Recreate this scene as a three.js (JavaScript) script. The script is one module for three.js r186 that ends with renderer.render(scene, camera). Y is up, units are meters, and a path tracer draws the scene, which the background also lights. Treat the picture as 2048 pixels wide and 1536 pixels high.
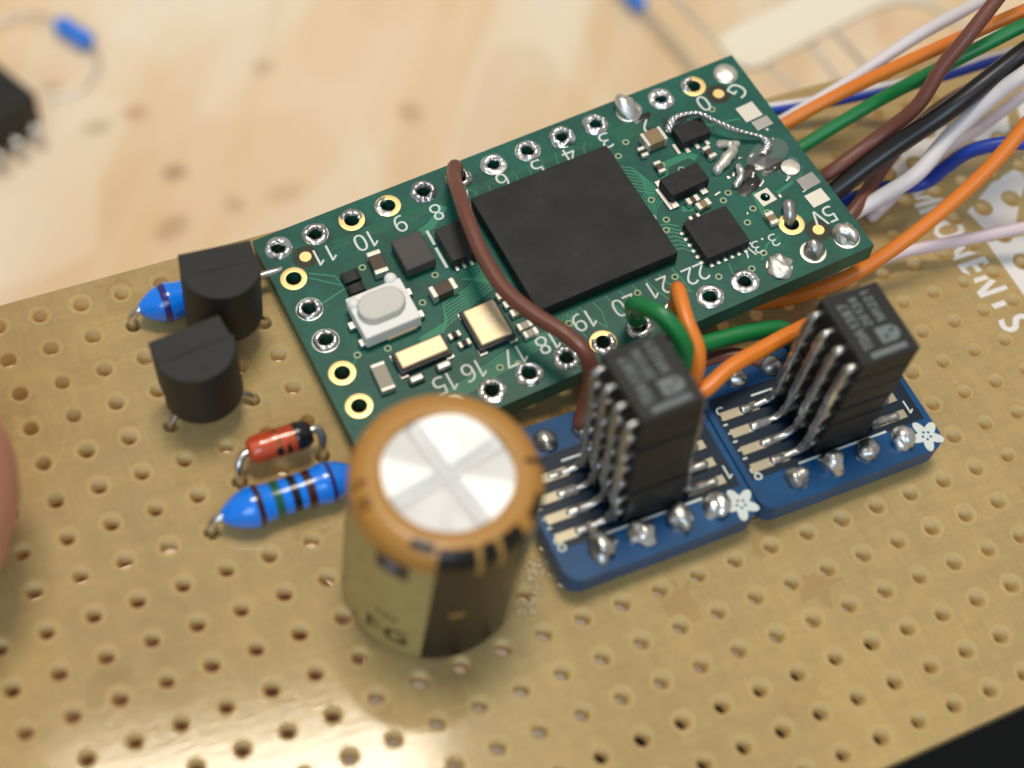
import * as THREE from 'three';
import { RoundedBoxGeometry } from 'three/addons/geometries/RoundedBoxGeometry.js';
import { mergeGeometries, mergeVertices } from 'three/addons/utils/BufferGeometryUtils.js';
import { FontLoader } from 'three/addons/loaders/FontLoader.js';
import { TextGeometry } from 'three/addons/geometries/TextGeometry.js';
import { MarchingCubes } from 'three/addons/objects/MarchingCubes.js';
import { RectAreaLightUniformsLib } from 'three/addons/lights/RectAreaLightUniformsLib.js';

// ------------------------------------------------------------------ camera, light, exposure
const MM = 0.001;                                   // all shapes below are written in millimetres
const V = (x, y, z) => new THREE.Vector3(x, y, z);
const scene = new THREE.Scene();
const renderer = new THREE.WebGLRenderer({ antialias: true });
renderer.setSize(1024, 768);
renderer.toneMapping = THREE.LinearToneMapping;
renderer.toneMappingExposure = 1.12;
renderer.shadowMap.enabled = true;

const camera = new THREE.PerspectiveCamera(28.91, 4 / 3, 0.005, 20);
camera.position.set(-1.21, 78.225, 53.574).multiplyScalar(MM);
camera.up.set(0.29032, 0.53103, -0.79607);
camera.lookAt(camera.position.clone().add(V(0.314066, -0.838693, -0.444923)));
camera.focus = 0.0955;
camera.userData.fStop = 20;
scene.add(camera);

scene.background = new THREE.Color().setRGB(0.30, 0.295, 0.285);   // the dim surroundings of the bench

RectAreaLightUniformsLib.init();
// overhead lamp: its mirror image lies on the near left of the board
const LAMP = { at: V(44, 640, -104), to: V(20, 0, 10), w: 170, h: 150, color: new THREE.Color().setRGB(1, 0.90, 0.76), power: 26 };
// daylight window behind the photographer
const WINDOW = { at: V(-330, 640, 620), to: V(20, 0, 10), w: 420, h: 520, color: new THREE.Color().setRGB(0.58, 0.79, 1.0), power: 4.2 };
function areaLight(L) {
  const l = new THREE.RectAreaLight(L.color, L.power, L.w * MM, L.h * MM);
  const dir = L.to.clone().sub(L.at).normalize();
  l.position.copy(L.at.clone().addScaledVector(dir, 3).multiplyScalar(MM));
  l.lookAt(L.to.clone().multiplyScalar(MM));
  l.castShadow = true;
  scene.add(l);
}
areaLight(LAMP); areaLight(WINDOW);

// ------------------------------------------------------------------ helpers
let seedState = 1234567;
const rnd = () => { seedState = (seedState * 1664525 + 1013904223) >>> 0; return seedState / 4294967296; };
const hash = (x, y, z) => { let h = Math.imul(x | 0, 374761393) + Math.imul(y | 0, 668265263) + Math.imul(z | 0, 2147483647 - 1274126177); h = Math.imul(h ^ (h >>> 13), 1274126177); return ((h ^ (h >>> 16)) >>> 0) / 4294967296; };
function noise(x, y = 0, z = 0) {
  const X = Math.floor(x), Y = Math.floor(y), Z = Math.floor(z), s = t => t * t * (3 - 2 * t);
  const u = s(x - X), v = s(y - Y), w = s(z - Z), l = (a, b, t) => a + (b - a) * t;
  return l(l(l(hash(X, Y, Z), hash(X + 1, Y, Z), u), l(hash(X, Y + 1, Z), hash(X + 1, Y + 1, Z), u), v),
    l(l(hash(X, Y, Z + 1), hash(X + 1, Y, Z + 1), u), l(hash(X, Y + 1, Z + 1), hash(X + 1, Y + 1, Z + 1), u), v), w) * 2 - 1;
}
const fbm = (x, y, z = 0) => noise(x, y, z) * 0.55 + noise(x * 2.1, y * 2.1, z + 7) * 0.3 + noise(x * 4.3, y * 4.3, z + 13) * 0.15;

const counts = {};
const numbered = n => { const k = counts[n] = (counts[n] ?? -1) + 1; return k ? `${n}_${String(k).padStart(3, '0')}` : n; };
const scaled = new WeakSet();
function baked(g) { if (!scaled.has(g)) { g.scale(MM, MM, MM); scaled.add(g); } return g; }
function tag(o, label, category, group, kind) {
  if (label) o.userData.label = label;
  if (category) o.userData.category = category;
  if (group) o.userData.group = group;
  if (kind) o.userData.kind = kind;
  return o;
}
function thing(name, label, category, [x, y, z] = [0, 0, 0], group) {
  const o = new THREE.Group(); o.name = numbered(name); o.position.set(x * MM, y * MM, z * MM); scene.add(o);
  return tag(o, label, category, group);
}
function part(name, geo, mat, parent, [x, y, z] = [0, 0, 0], [rx, ry, rz] = [0, 0, 0], label) {
  const m = new THREE.Mesh(baked(geo), mat);
  m.name = parent === scene ? numbered(name) : name;
  m.position.set(x * MM, y * MM, z * MM); m.rotation.set(rx, ry, rz);
  m.castShadow = m.receiveShadow = true;
  if (label) m.userData.label = label;
  parent.add(m);
  return m;
}
const box = (w, h, d) => new THREE.BoxGeometry(w, h, d);
const rbox = (w, h, d, r = 0.08, s = 2) => new RoundedBoxGeometry(w, h, d, s, Math.min(r, w / 2.01, h / 2.01, d / 2.01));
const cyl = (r0, r1, h, n = 24) => new THREE.CylinderGeometry(r0, r1, h, n);

// a round bar along points, with rounded ends and a radius that may vary and be lumpy
function sweep(pts, r, { seg = 40, rad = 10, lump = 0, freq = 2, seed = 0, caps = true, tension = 0.5 } = {}) {
  const curve = new THREE.CatmullRomCurve3(pts.map(p => V(...p)), false, 'centripetal', tension);
  const fr = curve.computeFrenetFrames(seg, false), len = curve.getLength();
  const pos = [], idx = [], uv = [];
  const rr = t => (typeof r === 'function' ? r(t) : r);
  const ring = (c, N, B, q, t) => {
    for (let j = 0; j <= rad; j++) {
      const a = j / rad * Math.PI * 2, n = N.clone().multiplyScalar(Math.cos(a)).addScaledVector(B, Math.sin(a));
      let R = q;
      const p = c.clone().addScaledVector(n, R);
      if (lump) { const k = lump * fbm(p.x * freq + seed * 9.1, p.y * freq, p.z * freq + seed); p.addScaledVector(n, k * Math.min(1, q / rr(t))); }
      pos.push(p.x, p.y, p.z); uv.push(j / rad, t * len);
    }
  };
  const rings = [];
  for (let i = 0; i <= seg; i++) rings.push([curve.getPointAt(i / seg), fr.normals[i], fr.binormals[i], rr(i / seg), i / seg, fr.tangents[i]]);
  const all = [];
  if (caps) for (const k of [1, 0.87, 0.5]) { const R = rings[0]; all.push([R[0].clone().addScaledVector(R[5], -R[3] * k), R[1], R[2], R[3] * Math.sqrt(1 - k * k) + 1e-4, 0]); }
  all.push(...rings);
  if (caps) for (const k of [0.5, 0.87, 1]) { const R = rings[seg]; all.push([R[0].clone().addScaledVector(R[5], R[3] * k), R[1], R[2], R[3] * Math.sqrt(1 - k * k) + 1e-4, 1]); }
  for (const a of all) ring(...a.slice(0, 5));
  const w = rad + 1;
  for (let i = 0; i < all.length - 1; i++) for (let j = 0; j < rad; j++) { const a = i * w + j, b = a + w; idx.push(a, a + 1, b, a + 1, b + 1, b); }
  const g = new THREE.BufferGeometry();
  g.setAttribute('position', new THREE.Float32BufferAttribute(pos, 3));
  g.setAttribute('uv', new THREE.Float32BufferAttribute(uv, 2));
  g.setIndex(idx); g.computeVertexNormals();
  return g;
}
function lathe(profile, n = 32) { return new THREE.LatheGeometry(profile.map(([x, y]) => new THREE.Vector2(Math.max(x, 1e-4), y)), n); }
function lumpy(g, amp, freq, seed) {
  g = mergeVertices(g.deleteAttribute('uv').deleteAttribute('normal'), 1e-4);
  g.computeVertexNormals();
  const p = g.attributes.position, n = g.attributes.normal;
  for (let i = 0; i < p.count; i++) {
    const k = amp * fbm(p.getX(i) * freq + seed * 5.3, p.getY(i) * freq + seed, p.getZ(i) * freq);
    p.setXYZ(i, p.getX(i) + n.getX(i) * k, p.getY(i) + n.getY(i) * k * 0.6, p.getZ(i) + n.getZ(i) * k);
  }
  g.computeVertexNormals();
  return g;
}
// solder fillet left round a hole
function solderRing(seed, ri = 0.46, ro = 0.86, h = 0.16, arc0 = 0, arc1 = Math.PI * 2, lump = 1) {
  const pos = [], idx = [], N = 36, M = 6, full = arc1 - arc0 > 6.2;
  for (let i = 0; i <= N; i++) {
    const a = arc0 + (arc1 - arc0) * i / N, end = full ? 1 : Math.pow(Math.sin(Math.PI * i / N), 0.4);
    const ca = Math.cos(a), sa = Math.sin(a);
    const q = 1 + lump * 0.32 * fbm(ca * 1.7 + seed * 3.7, sa * 1.7, seed), hh = h * end * (1 + lump * 0.9 * noise(ca * 1.9 + seed, sa * 1.9 + 9, seed * 2));
    const I = ri * (1 - lump * 0.14 * (noise(ca * 2.4, sa * 2.4, seed * 7) + 0.3)), O = I + (ro - I) * Math.min(1.08, q) * (0.5 + 0.5 * end);
    for (let j = 0; j <= M; j++) {
      const t = j / M, r = I + (O - I) * t, y = Math.max(0.004, Math.max(0.03, hh) * Math.pow(Math.sin(Math.PI * Math.min(1, 0.12 + t * 0.88)), 0.8));
      pos.push(r * ca, j === 0 ? -0.1 : j === M ? 0.0 : y, r * sa);
    }
  }
  const w = M + 1;
  for (let i = 0; i < N; i++) for (let j = 0; j < M; j++) { const a = i * w + j, b = a + w; idx.push(a, a + 1, b, a + 1, b + 1, b); }
  let g = new THREE.BufferGeometry();
  g.setAttribute('position', new THREE.Float32BufferAttribute(pos, 3)); g.setIndex(idx);
  if (full) g = mergeVertices(g, 1e-4);
  g.computeVertexNormals();
  return g;
}
const padRing = (ri = 0.48, ro = 0.86) => lathe([[ri, -0.3], [ri, 0.02], [ri + 0.03, 0.035], [ro - 0.02, 0.035], [ro, 0.0]], 36);
// dome of solder; h is its height over the pad
function solderDome(seed, r = 0.8, h = 0.5, lump = 0.12, lean = [0, 0]) {
  const prof = [];
  for (let i = 0; i <= 10; i++) { const t = i / 10; const a = t * Math.PI / 2; prof.push([r * Math.pow(Math.cos(a), 0.85), h * Math.sin(a)]); }
  const g = lumpy(lathe(prof, 24), lump, 1.6, seed);
  const p = g.attributes.position;
  for (let i = 0; i < p.count; i++) { const y = p.getY(i) / h; p.setX(i, p.getX(i) + lean[0] * y); p.setZ(i, p.getZ(i) + lean[1] * y); }
  g.computeVertexNormals();
  return g;
}
function canvas(w, h, draw) {
  const c = document.createElement('canvas'); c.width = w; c.height = h;
  const x = c.getContext('2d'); draw(x, w, h); return c;
}
function tex(c, { srgb = true, wrap = THREE.ClampToEdgeWrapping, repeat, offset } = {}) {
  const t = new THREE.CanvasTexture(c);
  if (srgb) t.colorSpace = THREE.SRGBColorSpace;
  t.wrapS = t.wrapT = wrap; t.magFilter = THREE.LinearFilter;
  if (repeat) t.repeat.set(...repeat);
  if (offset) t.offset.set(...offset);
  return t;
}
function pixels(w, h, fn) {                          // fn(u, v) -> [r, g, b] 0..255
  return canvas(w, h, (x) => {
    const im = x.createImageData(w, h);
    for (let j = 0; j < h; j++) for (let i = 0; i < w; i++) { const c = fn(i / w, j / h), k = (j * w + i) * 4; im.data[k] = c[0]; im.data[k + 1] = c[1]; im.data[k + 2] = c[2]; im.data[k + 3] = 255; }
    x.putImageData(im, 0, 0);
  });
}
const std = (color, roughness = 0.5, metalness = 0, extra = {}) => new THREE.MeshPhysicalMaterial({ color, roughness, metalness, ...extra });

// fine grain shared by moulded plastics and insulation
const grainCanvas = pixels(256, 256, (u, v) => { const k = 128 + 70 * (hash(u * 256, v * 256, 3) - 0.5) + 60 * noise(u * 64, v * 64, 5); return [k, k, k]; });
const grain = tex(grainCanvas, { srgb: false, wrap: THREE.RepeatWrapping, repeat: [1, 1] });
const smudgeCanvas = pixels(512, 512, (u, v) => {
  let k = 175 + 22 * fbm(u * 6, v * 6, 2) - 30 * Math.max(0, fbm(u * 15, v * 13, 9) - 0.3) + 16 * (hash(u * 512, v * 512, 1) - 0.5);
  return [k, k, k];
});
const smudge = tex(smudgeCanvas, { srgb: false, wrap: THREE.RepeatWrapping });

const M = {
  solder: std('#e4e3df', 0.3, 1),
  solderDull: std('#bdbcb9', 0.36, 1),
  padMetal: std('#b9b09a', 0.45, 0.85, { bumpMap: grain, bumpScale: 8e-6 }),
  lead: std('#d8d6d2', 0.28, 1),
  gold: std('#f9dc9a', 0.42, 1),
  tin: std('#e6e3da', 0.42, 1),
  hasl: std('#dcd8cc', 0.45, 0.7),
  silk: std('#d7ddd6', 0.75),
  chip: std('#111214', 0.95, 0, { roughnessMap: smudge }),
  chipGrey: std('#4c4845', 0.7, 0, { bumpMap: grain, bumpScale: 4e-6 }),
  mould: std('#191918', 0.55, 0, { bumpMap: grain, bumpScale: 6e-6 }),
  white: std('#f0eee9', 0.5),
  knob: std('#cfccc1', 0.55),
  ceramicTan: std('#8d7553', 0.5),
  ceramicBrown: std('#4a3a2c', 0.5),
  ceramicGrey: std('#a39c8c', 0.55),
  goldLid: std('#f0dcb8', 0.55, 1, { bumpMap: grain, bumpScale: 3e-6 }),
  xtalBase: std('#272a33', 0.4),
  blueRes: std('#067ff2', 0.2, 0, { clearcoat: 0.6, clearcoatRoughness: 0.12 }),
  bandBrown: std('#3a1712', 0.25, 0, { clearcoat: 0.5, clearcoatRoughness: 0.15 }),
  bandGreen: std('#0d5a3c', 0.25, 0, { clearcoat: 0.5, clearcoatRoughness: 0.15 }),
  bandBlack: std('#0b0b10', 0.25, 0, { clearcoat: 0.5, clearcoatRoughness: 0.15 }),
  bandViolet: std('#2b2170', 0.25, 0, { clearcoat: 0.5, clearcoatRoughness: 0.15 }),
};
const mark = std('#747b7b', 0.8);
const font = await new FontLoader().loadAsync('fonts/droid/droid_sans_regular.typeface.json');
const fontBold = await new FontLoader().loadAsync('fonts/droid/droid_sans_bold.typeface.json');
// flat lettering lying on a surface that faces +y; centred; turn is about y (0: reads along +x with its top towards -z)
function lettering(s, size, turn = 0, f = font, stretch = 1, pitch = 0.66) {
  const gs = [];
  [...s].forEach((ch, i) => {
    if (ch === ' ') return;
    const g = new TextGeometry(ch, { font: f, size, depth: 0.012, curveSegments: 3, bevelEnabled: false });
    g.computeBoundingBox(); const b = g.boundingBox;
    g.translate(-(b.min.x + b.max.x) / 2 + (i - (s.length - 1) / 2) * pitch * size, ch === '.' ? -size / 2 : -(b.min.y + b.max.y) / 2, 0);
    gs.push(g);
  });
  const g = mergeGeometries(gs);
  g.scale(stretch, 1, 1); g.rotateX(-Math.PI / 2); g.rotateY(turn);
  return g;
}

// ------------------------------------------------------------------ setting: pale wooden bench, black mat
const TABLE_Y = -52;
{
  const W = 560, D = 420, X0 = -190, Z0 = -260;      // mm
  const c = canvas(2048, 1536, (x, w, h) => {
    x.fillStyle = '#f3dfc2'; x.fillRect(0, 0, w, h);
    const dir = -0.92;
    for (let i = 0; i < 2400; i++) {                 // pressed wood strands, all lying roughly one way
      const px = rnd() * w, py = rnd() * h, l = 90 + rnd() * 420, t = 6 + rnd() * 34, a = dir + (rnd() - 0.5) * 0.28;
      const k = rnd();
      x.strokeStyle = k < 0.36 ? `rgba(247,232,208,${0.10 + rnd() * 0.38})` : k < 0.62 ? `rgba(230,192,142,${0.08 + rnd() * 0.3})` : k < 0.82 ? `rgba(244,218,190,${0.15 + rnd() * 0.35})` : `rgba(196,150,98,${0.05 + rnd() * 0.2})`;
      x.lineWidth = t; x.lineCap = 'round';
      x.beginPath(); x.moveTo(px, py); x.lineTo(px + Math.cos(a) * l, py + Math.sin(a) * l); x.stroke();
    }
    for (let i = 0; i < 480; i++) {                  // broad torn flakes of veneer
      const px = rnd() * w, py = rnd() * h, L = 50 + rnd() * 150, Wd = 18 + rnd() * 50, a = dir + (rnd() - 0.5) * 0.5, k = rnd();
      x.fillStyle = k < 0.4 ? `rgba(240,206,160,${0.1 + rnd() * 0.25})` : k < 0.75 ? `rgba(250,236,214,${0.1 + rnd() * 0.3})` : `rgba(222,182,130,${0.08 + rnd() * 0.18})`;
      x.beginPath(); for (let q = 0; q < 12; q++) { const t = q / 12 * 6.283, m = 0.7 + 0.5 * rnd(), ex = Math.cos(t) * L * m, ey = Math.sin(t) * Wd * m; x.lineTo(px + ex * Math.cos(a) - ey * Math.sin(a), py + ex * Math.sin(a) + ey * Math.cos(a)); } x.fill();
    }
    const spot = (mx, mz, rx, rz, col, a = 0) => {
      const px = (mx - X0) / W * w, py = (mz - Z0) / D * h, k = w / W;
      x.save(); x.translate(px, py); x.rotate(a); x.fillStyle = col; x.globalAlpha = 0.3; for (const e of [1.0, 0.75, 0.5]) { x.beginPath(); x.ellipse(0, 0, rx * k * e, rz * k * e, 0, 0, 7); x.fill(); } x.restore();
    };
    // knots and flecks seen in the photograph, then others like them
    spot(23.6, -53.6, 1.6, 1.2, 'rgba(120,92,66,0.7)'); spot(22.1, -63.4, 1.7, 1.4, 'rgba(176,118,70,0.6)'); spot(17.5, -62.5, 2, 1.2, 'rgba(150,126,92,0.5)');
    spot(38, -65.6, 1.5, 1.2, 'rgba(150,124,92,0.5)'); spot(21, -46.4, 2.6, 1.6, 'rgba(160,122,80,0.55)', -0.5); spot(28.3, -47.2, 1.3, 1.3, 'rgba(156,126,92,0.5)');
    spot(51.8, -53.7, 1.6, 2, 'rgba(156,130,94,0.5)'); spot(34, -47, 2.6, 1.5, 'rgba(180,148,92,0.4)'); spot(14.5, -70, 1.6, 1.2, 'rgba(160,130,96,0.4)');
    for (let i = 0; i < 120; i++) spot(X0 + rnd() * W, Z0 + rnd() * D, 0.5 + rnd() * 1.3, 0.4 + rnd() * 0.9, `rgba(${120 + rnd() * 50 | 0},${80 + rnd() * 40 | 0},${46 + rnd() * 30 | 0},${0.1 + rnd() * 0.25})`, rnd() * 3);
  });
  const g = box(W, 18, D), uv = g.attributes.uv, p = g.attributes.position;
  for (let i = 0; i < p.count; i++) uv.setXY(i, (p.getX(i) + W / 2) / W, 1 - (p.getZ(i) + D / 2) / D);
  const m = part('workbench', g, std('#ffffff', 0.62, 0, { map: tex(c) }), scene, [X0 + W / 2, TABLE_Y - 9, Z0 + D / 2]);
  tag(m, 'pale pressed wood bench top with knots, out of focus behind the boards', 'workbench', null, 'structure');
  const mat = part('bench_mat', rbox(300, 2.4, 200, 1), std('#040404', 0.85, 0, { bumpMap: grain, bumpScale: 4e-5 }), scene, [70, TABLE_Y + 1.25, 122]);
  tag(mat, 'black mat lying on the bench below the tan perforated board', 'mat');
}

// ------------------------------------------------------------------ lamp and window outside the picture
function fitting(name, label, category, L, frameMat, glow, bars) {
  const o = thing(name, label, category, [L.at.x, L.at.y, L.at.z]);
  o.lookAt(L.to.clone().multiplyScalar(MM));
  const t = 14, e = 8;
  for (const [w, h, x, y] of [[L.w + 2 * e, e, 0, L.h / 2 + e / 2], [L.w + 2 * e, e, 0, -L.h / 2 - e / 2], [e, L.h, L.w / 2 + e / 2, 0], [e, L.h, -L.w / 2 - e / 2, 0]]) part('frame', box(w, h, t), frameMat, o, [x, y, -t / 2]);
  part(bars ? 'pane' : 'diffuser', box(L.w, L.h, 2), std('#ffffff', 0.6, 0, { emissive: L.color, emissiveIntensity: glow }), o, [0, 0, -2]);
  if (bars) { part('glazing_bar', box(10, L.h, 5), frameMat, o, [0, 0, 1]); part('glazing_bar', box(L.w, 10, 5), frameMat, o, [0, 40, 1]); }
  else part('housing', box(L.w + 16, L.h + 16, 10), frameMat, o, [0, 0, -20]);
}
fitting('overhead_lamp', 'warm white rectangular lamp hanging above the bench', 'lamp', LAMP, std('#cfcfcf', 0.5), 1.0, false);
fitting('window', 'daylit window with white glazing bars behind the photographer', 'window', WINDOW, std('#e8e8e6', 0.5), 0.6, true);

// ------------------------------------------------------------------ tan perforated board
const BX0 = -14.2, BX1 = 90.4, BZ0 = -4.05, BZ1 = 42.2, BT = 1.4, PITCH = 2.54;
{
  const W = BX1 - BX0, D = BZ1 - BZ0, k = 2048 / W, H = Math.round(D * k);
  const c = pixels(2048, H, (u, v) => {
    const x = u * W, z = v * D;
    const n = 0.05 * fbm(x * 0.12, z * 0.12, 4) + 0.035 * fbm(x * 0.7, z * 0.7, 8) + 0.02 * noise(x * 5, z * 0.9, 3) + 0.02 * noise(x * 0.9, z * 5, 6) + 0.015 * (hash(u * 2048, v * H, 2) - 0.5);
    const q = 1 + n;
    return [179 * q, 153 * q, 103 * q * (1 - 0.3 * n)];
  });
  const x = c.getContext('2d');
  x.save(); x.scale(k, k); x.translate(-BX0, -BZ0);
  // smears of flux and fine scratches
  for (let i = 0; i < 70; i++) { x.strokeStyle = `rgba(214,184,128,${0.10 + rnd() * 0.25})`; x.lineWidth = 0.03 + rnd() * 0.06; const a = rnd() * 6.3, px = BX0 + rnd() * W, pz = BZ0 + rnd() * D, l = 0.6 + rnd() * 4; x.beginPath(); x.moveTo(px, pz); x.quadraticCurveTo(px + l * Math.cos(a) * 0.5 + rnd() - 0.5, pz + l * Math.sin(a) * 0.5 + rnd() - 0.5, px + l * Math.cos(a), pz + l * Math.sin(a)); x.stroke(); }
  for (let i = 0; i < 46; i++) { x.fillStyle = `rgba(120,88,44,${0.06 + rnd() * 0.1})`; const px = BX0 + rnd() * W, pz = BZ0 + rnd() * D; x.beginPath(); for (let a = 0; a < 6.28; a += 0.4) { const r = (0.5 + rnd() * 1.3); x.lineTo(px + r * Math.cos(a), pz + r * Math.sin(a)); } x.fill(); }
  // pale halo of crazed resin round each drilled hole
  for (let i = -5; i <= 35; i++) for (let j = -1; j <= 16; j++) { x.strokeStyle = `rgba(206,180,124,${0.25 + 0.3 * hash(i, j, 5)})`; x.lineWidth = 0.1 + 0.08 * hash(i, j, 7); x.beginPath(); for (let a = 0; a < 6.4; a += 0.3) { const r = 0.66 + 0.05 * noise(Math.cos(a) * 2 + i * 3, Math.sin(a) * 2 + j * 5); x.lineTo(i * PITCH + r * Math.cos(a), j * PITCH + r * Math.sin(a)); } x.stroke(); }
  // printed white emblem and maker's lettering by the right end
  x.fillStyle = '#e9e4df';
  const poly = a => { x.beginPath(); a.forEach(([px, pz]) => x.lineTo(px, pz)); x.closePath(); x.fill(); };
  poly([[60.7, 5.2], [65.9, 2.7], [69.5, 2.3], [73.2, 3.0], [72.3, 4.6], [68.6, 5.3], [67.0, 4.3], [64.0, 6.3], [62.3, 6.2]]);
  poly([[64.7, 10.1], [68.1, 8.4], [70.8, 7.8], [70.6, 9.2], [69.1, 10.5], [67.0, 12.8], [65.1, 12.4]]);
  poly([[64.5, 12.9], [67.5, 13.3], [67.7, 17.5], [64.4, 22.0], [64.4, 17.7]]);
  poly([[71.4, 7.3], [76.5, 5.4], [74.9, 11.4], [69.9, 10.7]]); poly([[68.4, 13.6], [72.6, 12.2], [71.2, 18.6], [68.6, 16.8]]); poly([[74.2, 2.6], [79, 1.6], [78, 4.6], [73.6, 5.2]]);
  x.save(); x.translate(62.3, 11.6); x.rotate(Math.PI / 2); x.font = 'bold 3.3px sans-serif'; x.textAlign = 'center'; x.textBaseline = 'middle';
  const word = 'COMPONENTS'; for (let i = 0; i < word.length; i++) { x.save(); x.translate((i - 4.35) * 1.68, 0); x.scale(0.78, 1); x.fillText(word[i], 0, 0); x.restore(); }
  x.restore();
  x.fillStyle = '#b0955e';
  for (let i = 22; i <= 35; i++) for (let j = -1; j <= 12; j++) { x.beginPath(); x.arc(i * PITCH, j * PITCH, 0.74, 0, 7); x.fill(); }
  x.restore();
  const weave = pixels(512, 512, (u, v) => {          // woven glass cloth under the resin
    const X = u * 12, Y = v * 12, a = Math.sin(X * Math.PI * 2), b = Math.sin(Y * Math.PI * 2);
    const over = (Math.floor(X * 2) + Math.floor(Y * 2)) % 2 ? Math.abs(a) * 0.55 : Math.abs(b) * 1.1;
    const n = 128 + 62 * (over - 0.5) + 26 * noise(u * 60, v * 60, 8) + 30 * noise(u * 5, v * 24, 3);
    return [n, n, n];
  });
  const mat = std('#ffffff', 0.075, 0, { specularIntensity: 1, map: tex(c), bumpMap: tex(weave, { srgb: false, wrap: THREE.RepeatWrapping, repeat: [W / 6, D / 6] }), bumpScale: 5e-6 });
  // each cell of the grid: top face round a countersunk hole, its wall, and the underside
  let pos = [], nor = [], uv = [];
  const put = (p, n) => { pos.push(...p); nor.push(...n); uv.push((p[0] - BX0) / W, 1 - (p[2] - BZ0) / D); };
  const built = () => {
    const g = new THREE.BufferGeometry();
    g.setAttribute('position', new THREE.Float32BufferAttribute(pos, 3));
    g.setAttribute('normal', new THREE.Float32BufferAttribute(nor, 3));
    g.setAttribute('uv', new THREE.Float32BufferAttribute(uv, 2));
    // make every triangle face the way its normal points
    const P = g.attributes.position, Q = g.attributes.normal, U = g.attributes.uv, a = V(), b = V(), d = V(), n = V();
    for (let i = 0; i < P.count; i += 3) {
      a.fromBufferAttribute(P, i); b.fromBufferAttribute(P, i + 1).sub(a); d.fromBufferAttribute(P, i + 2).sub(a); n.fromBufferAttribute(Q, i);
      if (b.cross(d).dot(n) < 0) for (const t of [P, Q, U]) for (let s = 0; s < t.itemSize; s++) { const A = (i + 1) * t.itemSize + s, B = (i + 2) * t.itemSize + s, w = t.array[A]; t.array[A] = t.array[B]; t.array[B] = w; }
    }
    pos = []; nor = []; uv = [];
    return g;
  };
  const quad = (a, b, c2, d, na, nb = na) => { put(a, na); put(b, nb); put(c2, nb); put(a, na); put(c2, nb); put(d, na); };
  const N = 16, R0 = 0.47, R1 = 0.61, ch = 0.1, holes = [];
  for (let i = -5; i <= 35; i++) for (let j = -1; j <= 16; j++) {
    const cx = i * PITCH + 0.04 * noise(i * 3.1, j * 2.7), cz = j * PITCH + 0.04 * noise(i * 2.3, j * 3.9, 5), sx = i * PITCH, sz = j * PITCH;
    const hr = 1 + 0.07 * noise(i * 4.7, j * 3.3, 9);
    holes.push([i, j, cx, cz, hr]);
    for (let s = 0; s < N; s++) {
      const A = s / N * Math.PI * 2, B = (s + 1) / N * Math.PI * 2;
      const cr = (a, r, y) => { const q = r * hr * (1 + 0.035 * noise(Math.cos(a) * 1.6 + i * 7.3, Math.sin(a) * 1.6 + j * 5.1)); return [cx + q * Math.cos(a), y, cz + q * Math.sin(a)]; };
      const sq = (a, y) => { const m = Math.max(Math.abs(Math.cos(a)), Math.abs(Math.sin(a))), h = PITCH / 2; return [sx + h * Math.cos(a) / m, y, sz + h * Math.sin(a) / m]; };
      quad(cr(A, R1, 0), cr(B, R1, 0), sq(B, 0), sq(A, 0), [0, 1, 0]);
      quad(cr(B, R0, -BT), cr(A, R0, -BT), sq(A, -BT), sq(B, -BT), [0, -1, 0]);
    }
  }
  const gx0 = -5.5 * PITCH, gx1 = 35.5 * PITCH, gz0 = -1.5 * PITCH, gz1 = 16.5 * PITCH;
  for (const [x0, x1, z0, z1] of [[BX0, BX1, BZ0, gz0], [BX0, BX1, gz1, BZ1], [BX0, gx0, gz0, gz1], [gx1, BX1, gz0, gz1]]) {
    quad([x0, 0, z0], [x0, 0, z1], [x1, 0, z1], [x1, 0, z0], [0, 1, 0]);
    quad([x0, -BT, z0], [x1, -BT, z0], [x1, -BT, z1], [x0, -BT, z1], [0, -1, 0]);
  }
  quad([BX0, -BT, BZ0], [BX0, 0, BZ0], [BX1, 0, BZ0], [BX1, -BT, BZ0], [0, 0, -1]);
  quad([BX0, -BT, BZ1], [BX1, -BT, BZ1], [BX1, 0, BZ1], [BX0, 0, BZ1], [0, 0, 1]);
  quad([BX0, -BT, BZ0], [BX0, -BT, BZ1], [BX0, 0, BZ1], [BX0, 0, BZ0], [-1, 0, 0]);
  quad([BX1, -BT, BZ0], [BX1, 0, BZ0], [BX1, 0, BZ1], [BX1, -BT, BZ1], [1, 0, 0]);
  const board = thing('perforated_board', 'tan perforated prototyping board drilled with a grid of holes', 'circuit board');
  part('board_sheet', built(), mat, board);
  // bare glass fibre walls, coloured extra pale to stand in for translucent glow
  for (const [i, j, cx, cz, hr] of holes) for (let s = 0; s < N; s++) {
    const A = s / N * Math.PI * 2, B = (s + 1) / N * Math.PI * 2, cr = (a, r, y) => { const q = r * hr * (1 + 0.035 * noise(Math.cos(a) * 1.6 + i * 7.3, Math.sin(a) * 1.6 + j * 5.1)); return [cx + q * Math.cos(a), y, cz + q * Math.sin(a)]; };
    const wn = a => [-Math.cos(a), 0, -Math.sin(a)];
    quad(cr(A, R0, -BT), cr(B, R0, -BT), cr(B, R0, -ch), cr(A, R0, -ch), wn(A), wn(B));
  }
  const walls = part('hole_wall', built(), std('#f8e2ae', 0.9), board, [0, 0, 0], [0, 0, 0], 'drilled walls of the holes, paled in colour for light glowing through the board');
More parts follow.
